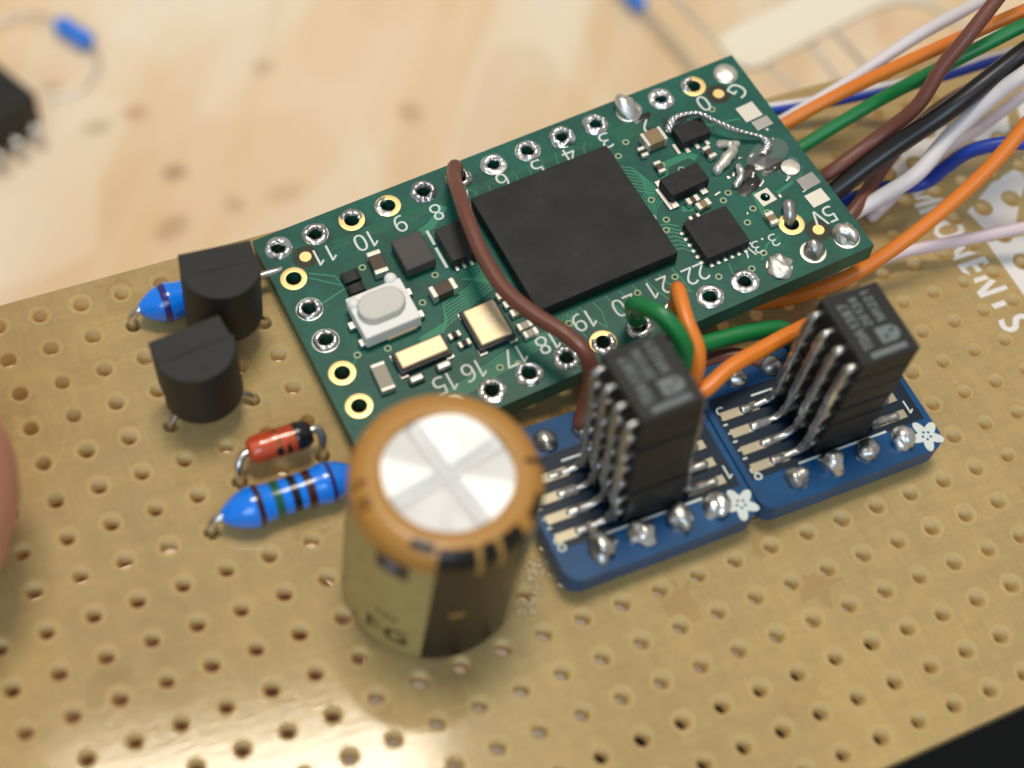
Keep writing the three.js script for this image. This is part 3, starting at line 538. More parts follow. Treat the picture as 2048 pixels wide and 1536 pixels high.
// ------------------------------------------------------------------ electrolytic capacitor
{
  const R = 5.02, H = 12.9;
  const cap = thing('electrolytic_capacitor', 'tall gold and black electrolytic capacitor with a scored aluminium top', 'capacitor', [18.08, 0.05, 22.54]);
  const prof = [];                                   // sleeve: rolled in at the base, groove near it, folded over the top edge
  prof.push([R - 0.75, 0.0], [R - 0.35, 0.05], [R - 0.1, 0.28], [R, 0.65]);
  for (let i = 1; i <= 14; i++) prof.push([R, 0.65 + (H - 1.75) * i / 14]);
  for (let i = 1; i <= 8; i++) { const a = i / 8 * Math.PI / 2; prof.push([R - 1.0 + 1.0 * Math.cos(a), H - 1.1 + 1.1 * Math.sin(a)]); }
  prof.push([R - 1.45, H - 0.0], [R - 1.62, H - 0.06], [R - 1.68, H - 0.2]);
  const g = new THREE.LatheGeometry(prof.map(a => new THREE.Vector2(...a)), 96, 150 * Math.PI / 180, Math.PI * 2);
  // v follows the length of the profile
  const L = [0]; for (let i = 1; i < prof.length; i++) L.push(L[i - 1] + Math.hypot(prof[i][0] - prof[i - 1][0], prof[i][1] - prof[i - 1][1]));
  const LT = L[L.length - 1], uv = g.attributes.uv;
  for (let i = 0; i < uv.count; i++) uv.setY(i, L[i % prof.length] / LT);
  // sleeve print; theta is the bearing round the can from +x towards +z, y is the height along the sleeve
  const c = canvas(2048, 1024, (x, w, h) => {
    x.fillStyle = '#a69861'; x.fillRect(0, 0, w, h);
    const U = th => ((90 - th - 150 + 720) % 360) / 360 * w, Y = s => h - s / LT * h, deg = w / 360, mm = h / LT;
    const img = x.getImageData(0, 0, w, h);
    for (let i = 0; i < w * h; i++) { const n = 1 + 0.07 * fbm((i % w) / 60, Math.floor(i / w) / 60, 3) + 0.05 * (hash(i % w, Math.floor(i / w), 9) - 0.5); for (let q = 0; q < 3; q++) img.data[i * 4 + q] *= n; }
    x.putImageData(img, 0, 0);
    const rect = (th0, th1, s0, s1, col) => { x.fillStyle = col; x.fillRect(U(th1), Y(s1), (th1 - th0) * deg, (s1 - s0) * mm); };
    const ink = '#17140f';
    x.fillStyle = '#b3803c'; x.fillRect(0, 0, w, Y(11.75));             // amber fold over the shoulder
    rect(57, 119, -1, 12.6, ink);                    // black minus stripe
    rect(62, 119, 12.0, 13.6, ink);
    for (const th of [92, 78]) { rect(th, th + 3.5, 11.4, 13.9, '#b08a48'); }
    rect(46, 119, 11.25, 11.5, '#2a2115');
    rect(134, 156, 10.2, 11.9, '#1c2233'); x.fillStyle = '#8d9ab8'; x.font = `bold ${1.0 * mm}px sans-serif`; x.textAlign = 'center'; x.textBaseline = 'middle'; x.fillText('K', U(145), Y(11.1));
    x.fillStyle = '#23211a'; x.font = `bold ${2.2 * mm}px sans-serif`; x.fillText('FG', U(144), Y(3.0));
    x.font = `bold ${0.85 * mm}px sans-serif`; x.fillText('25V', U(145), Y(5.0));
    x.fillStyle = '#9a7a40'; for (const th of [58, 104]) x.fillRect(U(th) - 2 * deg, Y(7), 9 * deg, 0.5 * mm);
    for (const [th, s] of [[196, 5.6], [203, 7.4]]) { x.fillStyle = '#23211a'; x.font = `bold ${1.4 * mm}px sans-serif`; x.fillText('470', U(th), Y(s)); }
    // marks that run over the folded edge
    x.fillStyle = '#4a2f18'; x.font = `bold ${1.15 * mm}px sans-serif`; x.fillText('H', U(178), Y(13.3)); x.fillText('5', U(192), Y(13.35));
    rect(10, 14, 12.2, 14, '#20180c'); rect(34, 52, 12.4, 13.4, '#33240f'); rect(122, 138, 13.3, 13.9, '#2b2014');
  });
  part('sleeve', g, std('#ffffff', 0.36, 0.0, { map: tex(c), specularIntensity: 0.7, clearcoat: 0.15, clearcoatRoughness: 0.12 }), cap);
  // aluminium top pressed into four leaves by a scored cross
  const N = 96, K = 26, RT = R - 1.62, pos = [], idx = [];
  for (let i = 0; i <= K; i++) for (let j = 0; j < N; j++) {
    const r = RT * i / K, a = j / N * Math.PI * 2, x = r * Math.cos(a), z = r * Math.sin(a), ph = -0.21;
    const u = x * Math.cos(ph) + z * Math.sin(ph), w = -x * Math.sin(ph) + z * Math.cos(ph);
    const groove = d => 0.2 * Math.exp(-Math.pow(Math.abs(d) / 0.22, 2.2));
    const dent = Math.max(groove(u), groove(w)) * (r < RT * 0.94 ? 1 : 0.3), leaf = 0.12 * Math.min(Math.abs(u), Math.abs(w)) ;
    pos.push(x, H - 0.32 + leaf - dent + 0.02 * noise(x * 1.1, z * 1.1, 4), z);
  }
  for (let i = 0; i < K; i++) for (let j = 0; j < N; j++) { const a = i * N + j, b = i * N + (j + 1) % N, d = a + N, e = b + N; idx.push(a, b, e, a, e, d); }
  const tg = new THREE.BufferGeometry(); tg.setAttribute('position', new THREE.Float32BufferAttribute(pos, 3)); tg.setIndex(idx); tg.computeVertexNormals();
  part('vent_top', tg, std('#e2e2e0', 0.52, 0.45), cap);
  part('rubber_bung', cyl(R - 0.8, R - 0.8, 0.5), M.mould, cap, [0, 0.26, 0]);
  for (const s of [-1, 1]) part('lead', cyl(0.3, 0.3, 2.6, 12), M.lead, cap, [s * 2.5, -1.2, 0]);
}

// ------------------------------------------------------------------ transistors
function transistor(label, [x, z], bodyAt, tilt) {
  const o = thing('transistor', label, 'transistor', [x, 0, z], 'transistors left of the green board');
  const h = 4.6, r = 2.28, cut = -1.25;               // flat face at z = cut, round face towards the viewer
  const half = Math.sqrt(r * r - cut * cut), shape = z0 => { const s = new THREE.Shape(), a0 = Math.asin(z0 / r); const pts = []; for (let i = 0; i <= 28; i++) { const a = a0 + (Math.PI - 2 * a0) * i / 28; pts.push(new THREE.Vector2(r * Math.cos(a), -r * Math.sin(a))); } s.setFromPoints(pts); return s; };
  const ex = (s, depth) => { const e = new THREE.ExtrudeGeometry(s, { depth: depth - 0.12, bevelEnabled: true, bevelSize: 0.06, bevelThickness: 0.06, bevelSegments: 2, curveSegments: 10 }); e.rotateX(-Math.PI / 2); e.translate(0, 0.06, 0); return e; };
  const body = part('body', ex(shape(0.18), h), M.mould, o, bodyAt, tilt);
  const back = new THREE.Shape([[-r + 0.12, -0.22], [r - 0.12, -0.22], [r - 0.18, 1.5], [-r + 0.18, 1.5]].map(a => new THREE.Vector2(...a)));
  part('flat_face', ex(back, h - 0.12), M.mould, body, [0, 0, 0]);
  part('mould_ridge', sweep([[-r + 0.15, h - 0.02, 0.16], [-0.4, h + 0.01, 0.14], [0.5, h - 0.01, 0.16], [r - 0.15, h - 0.03, 0.17]], 0.05, { seg: 24, rad: 6, lump: 0.05, freq: 4 }), M.mould, body);
  part('ejector_mark', cyl(0.55, 0.5, 0.05, 20), M.mould, body, [0.2, h - 0.01, 1.05]);
  for (let i = -1; i <= 1; i++) {
    const top = V(i * 1.27, 0.3, -0.1).applyEuler(new THREE.Euler(...tilt)).add(V(...bodyAt));
    part('leg', sweep([top.toArray(), [top.x * 0.4 + i * 1.7 * 0.6, top.y * 0.55, top.z * 0.7], [i * PITCH, 0.1, 0], [i * PITCH, -1.9, 0]], 0.24, { seg: 18, rad: 8 }), M.lead, o);
  }
  return o;
}
transistor('black half-round transistor standing behind, hiding part of a blue resistor', [12.7, 2.54], [0, 2.3, -0.02], [-0.02, -0.085, 0.0]);
transistor('black half-round transistor standing in front on splayed legs, above the diode', [10.16, 7.62], [-0.3, 1.95, -0.42], [-0.03, 0.08, 0.06]);

// ------------------------------------------------------------------ resistors and diode on the board
function resistorShape(len, r) {
  const bulge = x => { const t = Math.abs(x) / (len / 2); const k = Math.min(1, Math.max(0, (t - 0.5) / 0.5)), sm = 1 - k * k * (3 - 2 * k); return r * (t > 0.5 ? 0.28 + 0.77 * Math.pow(sm, 0.42) : 0.9 + 0.15 * Math.pow(t / 0.5, 4)); };
  const prof = (a, b, off) => { const p = []; const n = 26; for (let i = 0; i <= n; i++) { const x = a + (b - a) * i / n; p.push([Math.max(0.22, bulge(x)) + off, x]); } return p; };
  return { prof };
}
function resistor(name, label, group, bands, len, r, lift, holesX, at, shift = 0) {
  const o = thing(name, label, 'resistor', at, group);
  const S = resistorShape(len, r), q = Math.PI / 2;
  const b = lathe(S.prof(-len / 2, len / 2, 0), 28); b.rotateZ(-q);
  const mid = (holesX[0] + holesX[1]) / 2 + shift;
  const body = part('body', b, M.blueRes, o, [mid, lift, 0], [0.4, 0, 0]);
  for (const [c, w, m] of bands) { const p = S.prof(c * len - w / 2, c * len + w / 2, 0.014); const g = lathe([[p[0][0] - 0.03, p[0][1]], ...p, [p[26][0] - 0.03, p[26][1]]], 28); g.rotateZ(-q); part('colour_band', g, m, body); }
  for (const s of [0, 1]) { const e = s ? 1 : -1, hx = holesX[s], bx = mid + e * len / 2; part('lead', sweep([[bx - e * 0.5, lift, 0], [bx + e * 0.15, lift, 0], [hx - e * 0.32, lift - 0.1, 0], [hx, lift - 0.55, 0], [hx, 0.2, 0], [hx, -1.8, 0]], 0.28, { seg: 26, rad: 9 }), M.lead, o); }
  return o;
}
resistor('resistor', 'blue resistor with brown, green and black bands beside the capacitor', null,
  [[-0.24, 0.36, M.bandBrown], [-0.105, 0.5, M.bandGreen], [0.02, 0.46, M.bandBlack], [0.13, 0.5, M.bandBrown], [0.29, 0.28, M.bandViolet]], 8.2, 1.2, 1.35, [0, 10.16], [7.62, 0, 15.24], -0.35);
resistor('resistor', 'blue resistor half hidden behind the rear black transistor', null,
  [[-0.3, 0.42, M.bandViolet], [-0.1, 0.4, M.bandBlack], [0.05, 0.4, M.bandBlack], [0.19, 0.4, M.bandBrown], [0.36, 0.4, M.bandBrown]], 7.6, 1.2, 1.35, [0, 10.16], [7.62, 0, 0.0], -0.75);
{
  const o = thing('diode', 'small orange-red glass diode with a black end band on bent wire leads', 'diode', [10.16, 0, 12.7]);
  const q = Math.PI / 2, prof = [[0.12, -1.95], [0.6, -1.9], [0.82, -1.6], [0.86, -1.1], [0.86, 1.1], [0.82, 1.6], [0.6, 1.9], [0.12, 1.95]];
  const tilt = [0.5, 0, 0.07], at = [2.7, 1.75, -0.75];
  const g = lathe(prof, 28); g.rotateZ(-q);
  const body = part('glass_body', g, std('#fff4ee', 0.04, 0, { transmission: 1, thickness: 1.4 * MM, ior: 1.5, attenuationColor: new THREE.Color('#ff6a3a'), attenuationDistance: 6 * MM }), o, at, tilt);
  part('slug', cyl(0.62, 0.62, 1.5, 18).rotateZ(q), std('#ff7a4a', 0.3, 0.0), body, [-1.0, 0, 0]); part('slug', cyl(0.62, 0.62, 1.5, 18).rotateZ(q), std('#ff7a4a', 0.3, 0.0), body, [0.75, 0, 0]);
  const band = lathe([[0.84, 0.95], [0.885, 0.98], [0.885, 1.15], [0.845, 1.62], [0.6, 1.93], [0.1, 1.98]], 28); band.rotateZ(-q); part('end_band', band, M.bandBlack, body);
  for (const [x, w] of [[-0.15, 0.35], [0.42, 0.2]]) { part('printed_mark', new THREE.LatheGeometry([[0.868, x - w / 2], [0.872, x], [0.868, x + w / 2]].map(a => new THREE.Vector2(...a)), 14, -1.2, 1.7).rotateZ(-q), M.bandBlack, body); }
  part('lead', sweep([[at[0] - 1.7, at[1] - 0.08, at[2]], [at[0] - 2.2, at[1] - 0.1, at[2] + 0.05], [0.05, 1.35, -0.3], [0, 0.5, 0], [0, -1.8, 0]], 0.25, { seg: 26, rad: 9 }), M.lead, o);
  part('lead', sweep([[at[0] + 1.7, at[1] + 0.12, at[2]], [at[0] + 2.35, at[1] + 0.16, at[2]], [5.2, 1.6, -0.5], [5.15, 0.7, -0.05], [5.08, -1.8, 0]], 0.25, { seg: 26, rad: 9 }), M.lead, o);
}

// ------------------------------------------------------------------ two blue breakout boards, each carrying a stack of chips
const BLUE_TOP = 2.4;
function breakout(label, cx, cz, seed, w) {
  const o = thing('breakout_board', label, 'circuit board', [cx, 0, cz], 'blue breakout boards');
  const d = 10.3, r = 1.1, th = 1.55, q = Math.PI / 2, s = new THREE.Shape();
  s.absarc(w / 2 - r, d / 2 - r, r, 0, q); s.absarc(-w / 2 + r, d / 2 - r, r, q, 2 * q); s.absarc(-w / 2 + r, -d / 2 + r, r, 2 * q, 3 * q); s.absarc(w / 2 - r, -d / 2 + r, r, 3 * q, 4 * q);
  const g = new THREE.ExtrudeGeometry(s, { depth: th, bevelEnabled: false, curveSegments: 8 }); g.rotateX(-q); g.translate(0, BLUE_TOP - th, 0);
  const p = g.attributes.position, u = g.attributes.uv; for (let i = 0; i < p.count; i++) u.setXY(i, p.getX(i) / w + 0.5, 0.5 - p.getZ(i) / d);
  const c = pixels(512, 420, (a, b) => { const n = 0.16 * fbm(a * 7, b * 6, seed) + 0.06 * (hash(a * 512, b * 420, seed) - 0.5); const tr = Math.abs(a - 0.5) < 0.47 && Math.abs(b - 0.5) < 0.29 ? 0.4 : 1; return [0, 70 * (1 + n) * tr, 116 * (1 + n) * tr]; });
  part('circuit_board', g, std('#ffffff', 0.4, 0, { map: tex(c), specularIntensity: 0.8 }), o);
  const y = BLUE_TOP;
  for (const sx of [-1, 1]) for (let i = 0; i < 4; i++) part('solder_pad', lumpy(rbox(2.6, 0.1, 0.62, 0.04), 0.03, 3, seed + i + sx), M.padMetal, o, [sx < 0 ? -4.65 : 4.0, y + 0.03, 0.35 + (i - 1.5) * 1.27]);
  for (let i = 0; i < 4; i++) {
    const px = (i - 1.5) * PITCH + 0.08;
    part('solder_joint', solderDome(seed * 7 + i, 0.78, 0.75 + 0.35 * hash(i, seed, 1), 0.42, [0.08, -0.18 * hash(i, seed, 2)]), i % 2 ? M.solder : M.solderDull, o, [px, y, 3.8]);
    part('solder_joint', solderDome(seed * 9 + i, 0.75, 0.7, 0.15), M.solderDull, o, [px, y, -3.82]);
    part('pin', cyl(0.32, 0.32, 2.4, 10), M.tin, o, [px, 0.2, 3.8]); part('pin', cyl(0.32, 0.32, 2.4, 10), M.tin, o, [px, 0.2, -3.82]);
  }
  part('printed_line', box(6.4, 0.012, 0.14), M.silk, o, [0.2, y + 0.008, 2.95]); part('printed_line', box(6.4, 0.012, 0.14), M.silk, o, [-0.2, y + 0.008, -2.3]);
  // printed five-pointed flower with a ring of dots, and the pin marks
  const star = new THREE.Shape(), pts = [];
  for (let i = 0; i < 60; i++) { const a = i / 60 * Math.PI * 2 + Math.PI / 2, k = 0.5 + 0.5 * Math.cos(a * 5 - Math.PI / 2 * 5), rr = 0.56 + 0.56 * Math.pow(k, 0.8); pts.push(new THREE.Vector2(rr * Math.cos(a), rr * Math.sin(a))); }
  star.setFromPoints(pts);
  for (let i = 0; i < 5; i++) { const h = new THREE.Path(), a = i / 5 * Math.PI * 2 + 0.3; h.absarc(0.27 * Math.cos(a), 0.27 * Math.sin(a), 0.09, 0, 7, true); star.holes.push(h); }
  part('printed_emblem', new THREE.ExtrudeGeometry(star, { depth: 0.012, bevelEnabled: false, curveSegments: 5 }).rotateX(-q), M.silk, o, [w / 2 - 0.95, y + 0.004, 4.1], [0, 0.3, 0]);
  part('printed_number', lettering('1', 0.95, Math.PI, font), M.silk, o, [5.75, y + 0.006, 1.9]);
  part('printed_number', lettering('8', 0.95, Math.PI, font), M.silk, o, [-5.8, y + 0.006, 2.6]);
  part('printed_number', lettering('5', 0.9, Math.PI, font), M.silk, o, [-5.8, y + 0.006, -1.8]);
  for (let i = 0; i < 5; i++) part('printed_dash', box(0.3, 0.012, 0.12), M.silk, o, [-5.95, y + 0.008, -1.0 + i * 0.62]);
  return o;
}
breakout('blue breakout board beside the capacitor, carrying the taller leaning chip stack', 31.12, 21.55, 3, 12.75);
breakout('blue breakout board farther from the capacitor, carrying the upright chip stack', 44.25, 21.55, 5, 13.3);

// one chip: body and eight leads bent down onto the chip below
const chipBody = (() => {
  const w = 3.9, d = 4.9, h = 1.49, a = 0.05, g = rbox(w, h, d, 0.05), p = g.attributes.position;
  for (let i = 0; i < p.count; i++) { const t = Math.abs(p.getY(i)) / (h / 2); p.setX(i, p.getX(i) - Math.sign(p.getX(i)) * a * t); p.setZ(i, p.getZ(i) - Math.sign(p.getZ(i)) * a * t); }
  // chamfer along the pin 1 side
  for (let i = 0; i < p.count; i++) if (p.getY(i) > 0.4 && p.getX(i) < -1.5) { p.setX(i, p.getX(i) + 0.0); }
  g.computeVertexNormals(); return g;
})();
const upperLeads = [0, 1, 2, 3, 4, 5].map(s => [-1, 1].map(e => sweep([[e * 1.7, 0.06, 0], [e * 2.05, 0.08, 0], [e * (e > 0 ? 2.16 : 2.36), 0.0, 0], [e * (e > 0 ? 2.22 : 2.48), -0.3, 0], [e * (e > 0 ? 2.24 : 2.52), -0.9, 0], [e * (e > 0 ? 2.22 : 2.49), -1.8, 0]], t => (t < 0.3 ? 0.15 + 0.13 * t / 0.3 : 0.28) * (e > 0 ? 0.72 : 1) * 0.62 + (s % 3 ? 0.015 : 0), { seg: 30, rad: 9, lump: 0.08, freq: 1.7, seed: s * 3 + e }).scale(1, 1, 1.5)));
const lowerLeads = [0, 1, 2].map(s => [-1, 1].map(e => sweep([[e * 1.7, 0.06, 0], [e * 2.1, 0.08, 0], [e * 2.45, 0.0, 0], [e * 2.58, -0.3, 0], [e * 2.85, -0.6, 0], [e * 3.4, -0.76, 0], [e * 4.5, -0.8, 0]], t => 0.2 + 0.03 * Math.sin(t * 7 + s), { seg: 24, rad: 8, lump: 0.08, freq: 2.4, seed: s * 5 + e }).scale(1, 1, 1.35)));
const ORD = ['bottom', 'second', 'third', 'fourth', 'fifth', 'sixth', 'seventh'];
function stack(n, RISE, [x, z], lean, bright, which) {
  const axis = V(0, 1, 0).applyEuler(new THREE.Euler(lean[0], 0, lean[1]));
  for (let k = 0; k < n; k++) {
    const y0 = BLUE_TOP + 0.92, jit = k ? 1 : 0;
    const at = V(x, y0, z).addScaledVector(axis, k * RISE).add(V(jit * 0.09 * noise(k * 3.3, x), 0, jit * 0.09 * noise(k * 4.1, x, 3)));
    const o = thing('stacked_chip', k === n - 1 ? `marked black chip on top of the ${which}` : `${ORD[k]}${k ? ' from bottom' : ''} black chip in the ${which}`, 'chip', at.toArray(), `chips in the ${which}`);
    o.rotation.set(lean[0] * (k ? 1 : 0.4), 0.03 * noise(k * 5.7, x), lean[1] * (k ? 1 : 0.4));
    const body = part('body', chipBody, M.mould, o);
    for (const e of [0, 1]) for (let i = 0; i < 4; i++) part('lead', (k ? upperLeads[(k * 2 + i * 5) % 6] : lowerLeads[(i) % 3])[e], (bright ? (i + k * 2) % 5 === 1 : false) ? M.solder : M.solderDull, o, [0, 0, (i - 1.5) * 1.27]);
    if (k === n - 1) {
      const t = Math.PI / 2, Y = 0.752;
      part('printed_marking', lettering('TDA1387', 0.62, t, fontBold, 0.95, 0.8), mark, body, [-0.98, Y, -0.05]);
      part('printed_marking', lettering('20134', 0.55, t, fontBold, 0.95, 0.8), mark, body, [-0.18, Y, -0.85]);
      part('printed_marking', lettering('M1221', 0.55, t, fontBold, 0.95, 0.8), mark, body, [0.75, Y, -1.05]);
      const s = new THREE.Shape(); s.moveTo(-0.6, -0.52); s.lineTo(0.25, -0.52); s.absarc(0.25, 0, 0.52, -t, t); s.lineTo(-0.6, 0.52); s.closePath();
      for (const [hx, hy] of [[-0.12, -0.14], [0.36, 0.16]]) { const h = new THREE.Path(); h.absellipse(hx, hy, 0.17, 0.11, 0, 7, true, 0.7); s.holes.push(h); }
      part('printed_marking', new THREE.ExtrudeGeometry(s, { depth: 0.012, bevelEnabled: false, curveSegments: 8 }).rotateX(-t), mark, body, [0.55, Y, 0.95]);
      part('printed_marking', box(2.4, 0.012, 0.34), mark, body, [0.05, Y + 0.004, 1.95], [0, 0.03, 0]);
    }
  }
}
stack(7, 1.5, [31.15, 21.9], [-0.08, 0.055], false, 'leaning stack beside the capacitor');
stack(6, 1.65, [44.3, 21.9], [0.0, 0.0], true, 'upright stack on the farther blue board');

// ------------------------------------------------------------------ wires
const insul = (col, r = 0.42) => std(col, r, 0, { clearcoat: 0.15, clearcoatRoughness: 0.4 });
const WM = { orange: insul('#ea8226'), green: insul('#0a7a3a'), brown: insul('#704032'), black: insul('#121214', 0.35), white: insul('#e2dcdc'), pink: insul('#dcc9cd'), blue: insul('#163fae') };
function wire(label, mat, r, pts, group = null, bare = false) {
  const o = thing('hookup_wire', label, 'wire', [0, 0, 0], group);
  if (bare) part('bare_end', sweep(bare, 0.2, { seg: 14, rad: 7, lump: 0.05, freq: 4 }), M.tin, o);
  part('insulation', sweep(pts, r, { seg: Math.max(40, pts.length * 12), rad: 12, lump: 0.03, freq: 0.35, seed: pts[0][0] }), mat, o);
  return o;
}
const RW = 0.47;
wire('white wire farthest back, rising off the top right of the picture', WM.white, 0.45, [[54.0, 2.5, 0.12], [58.5, 5.0, 0.21], [63.22, 8.0, 0.16], [67.11, 11.0, 0.84], [69.9, 13.0, 1.17], [74, 16, 1.6]]);
wire('orange wire leaving the raised end of the green board, just above the green wire', WM.orange, RW, [[52.54, 2.2, 0.67], [54.4, 3.0, 0.58], [57.65, 5.0, 0.92], [62.12, 9.0, 2.47], [67.29, 13.0, 4.15], [69.76, 15.0, 5.09], [74, 18, 6.2]]);
wire('green wire leaving the raised end of the green board', WM.green, RW, [[52.35, 2.2, 3.15], [54.3, 3.0, 2.86], [58.82, 6.0, 3.1], [60.98, 9.0, 4.22], [66.51, 13.0, 5.25], [69.19, 15.0, 5.87], [73, 18, 6.8]]);
{
  const pts = [[53.75, 1.6, -1.85], [56.71, 1.8, -1.25], [60.44, 2.2, -0.56], [65.2, 4.0, 1.07], [69.57, 6.0, 2.36], [72.39, 8.0, 3.79], [76, 10, 5]];
  const o = wire('blue wire with a white stripe passing behind the orange and green wires', WM.blue, 0.42, pts);
  part('stripe', sweep(pts.map(p => [p[0], p[1] + 0.2, p[2] - 0.2]), 0.3, { seg: 60, rad: 8 }), WM.white, o);
}
wire('brown wire crossing over the green wire towards the top edge', WM.brown, 0.5, [[52.62, 2.5, 5.99], [53.97, 4.0, 6.23], [57.51, 6.0, 5.84], [59.42, 8.6, 6.03], [60.8, 11.0, 5.3], [62.41, 13.0, 4.8], [64.87, 15.0, 3.7], [66.66, 17.0, 2.9], [69, 19, 1.6]]);
wire('brown wire passing beneath the thick black wire', WM.brown, 0.5, [[52.26, 1.5, 9.89], [54.74, 2.5, 8.86], [57.84, 3.0, 6.88], [60.79, 3.5, 5.23], [64.39, 4.5, 3.95], [70.53, 7.0, 3.93], [74.81, 8.0, 3.54]]);
wire('thick black wire running diagonally off the right edge', WM.black, 0.68, [[52.45, 2.5, 7.63], [54.08, 3.5, 7.35], [57.51, 6.0, 7.14], [60.98, 9.0, 7.31], [66.03, 12.0, 6.65], [68.2, 14.0, 6.84], [72, 17, 6.7]]);
wire('white wire bending in front of the thick black wire', WM.white, 0.55, [[54.52, 1.8, 8.65], [56.69, 3.0, 8.72], [58.79, 5.0, 8.97], [61.39, 7.0, 8.05], [63.79, 10.0, 7.89], [65.49, 12.0, 8.11], [68.44, 13.0, 7.27], [72, 15, 6.8]]);
wire('greyish white wire lying low on the printed emblem', WM.pink, 0.45, [[57.2, 0.8, 8.6], [58.58, 0.9, 8.03], [62.66, 2.5, 6.62], [66.61, 4.0, 6.16], [69.66, 6.0, 5.88], [72.68, 7.0, 5.37], [77, 8, 5]]);
wire('blue wire snaking under the white wire to the right edge', WM.blue, 0.5, [[53.83, 1.2, 7.45], [55.9, 1.5, 7.25], [58.11, 2.0, 7.41], [61.16, 2.5, 8.26], [62.05, 4.0, 8.47], [62.84, 6.0, 9.05], [64.37, 7.0, 9.78], [66.02, 7.5, 10.64], [68.74, 8.0, 11.77], [73, 8.6, 13]]);
wire('orange wire running from under the green board across the printed lettering', WM.orange, 0.5, [[45.6, 0.75, 12.3], [46.6, 0.8, 12.5], [48.16, 1.1, 12.9], [52.08, 2.0, 13.18], [55.32, 4.0, 13.11], [59.66, 7.0, 12.45], [61.92, 9.0, 11.88], [63.85, 11.0, 11.15], [65.65, 13.0, 10.53], [68, 16, 9.8]]);
wire('pale pink wire running below the orange one over the printed lettering', WM.pink, 0.42, [[50.0, 0.6, 12.3], [53.24, 0.9, 12.43], [56.88, 1.3, 12.3], [60.3, 2.0, 13.08], [65.28, 3.0, 14.25], [69.35, 3.0, 14.73], [74, 3.2, 15]]);
wire('orange wire joining the two blue boards behind the chip stacks', WM.orange, 0.52, [[35.3, 2.5, 17.7], [35.7, 3.7, 18.5], [36.84, 4.5, 18.91], [39.18, 5.0, 18.21], [41.57, 5.0, 17.73], [43.97, 5.0, 17.34], [46.6, 4.2, 16.9], [47.9, 2.5, 17.7]]);
wire('short orange wire looping from the green board down behind the leaning chip stack', WM.orange, 0.47, [[38.3, 4.75, 12.86], [38.2, 5.7, 12.8], [37.5, 7.5, 13.4], [36.8, 7.8, 15.6], [36.75, 7, 17.6], [36.4, 5, 18.4], [35.24, 2.5, 17.73]], null, [[38.4, 2.6, 12.9], [38.38, 4.0, 12.9], [38.3, 4.9, 12.86]]);
wire('short green wire looping from the green board down behind the leaning chip stack', WM.green, 0.55, [[35.5, 4.7, 12.95], [35.1, 5.7, 12.95], [34.5, 7.6, 13.6], [35.0, 8.7, 15.3], [35.75, 8, 16.7], [36.2, 6, 17.6], [35.0, 3.6, 17.6], [32.8, 2.5, 17.73]], null, [[35.88, 2.4, 12.98], [35.8, 3.9, 12.98], [35.5, 4.9, 12.95]]);
wire('green wire joining the two blue boards behind the orange one', WM.green, 0.55, [[32.7, 2.5, 17.6], [34.4, 3.9, 16.2], [36.6, 3.8, 15.2], [38.86, 3.5, 15.31], [42.5, 3.5, 15.62], [45.0, 3.2, 16.2], [45.4, 2.5, 17.73]]);
wire('brown wire lying low between the two blue boards', WM.brown, 0.5, [[30.3, 2.5, 17.5], [33, 2.6, 16.1], [38.9, 1.9, 15.9], [41.2, 2.2, 16.1], [42.86, 2.5, 17.4]]);
{
  const a = onTeensy(12.62, 0.45, -0.1), b = onTeensy(12.55, 1.1, -0.15);
  wire('long brown wire curving over the processor from the far edge to the blue board', WM.brown, 0.5, [a, b, [29.35, 4.6, -1.2], [28.68, 5.6, 1.02], [28.19, 6.1, 3.37], [27.9, 6.2, 6.29], [28.08, 6.3, 9.2], [28.94, 6.5, 11.59], [30.0, 6.7, 13.56], [30.55, 6.6, 15.2], [30.65, 5.2, 16.2], [30.2, 3.8, 16.9], [29.7, 2.9, 17.6]], null, [onTeensy(12.7, -0.8, 0), onTeensy(12.68, 0, -0.05), a]);
}

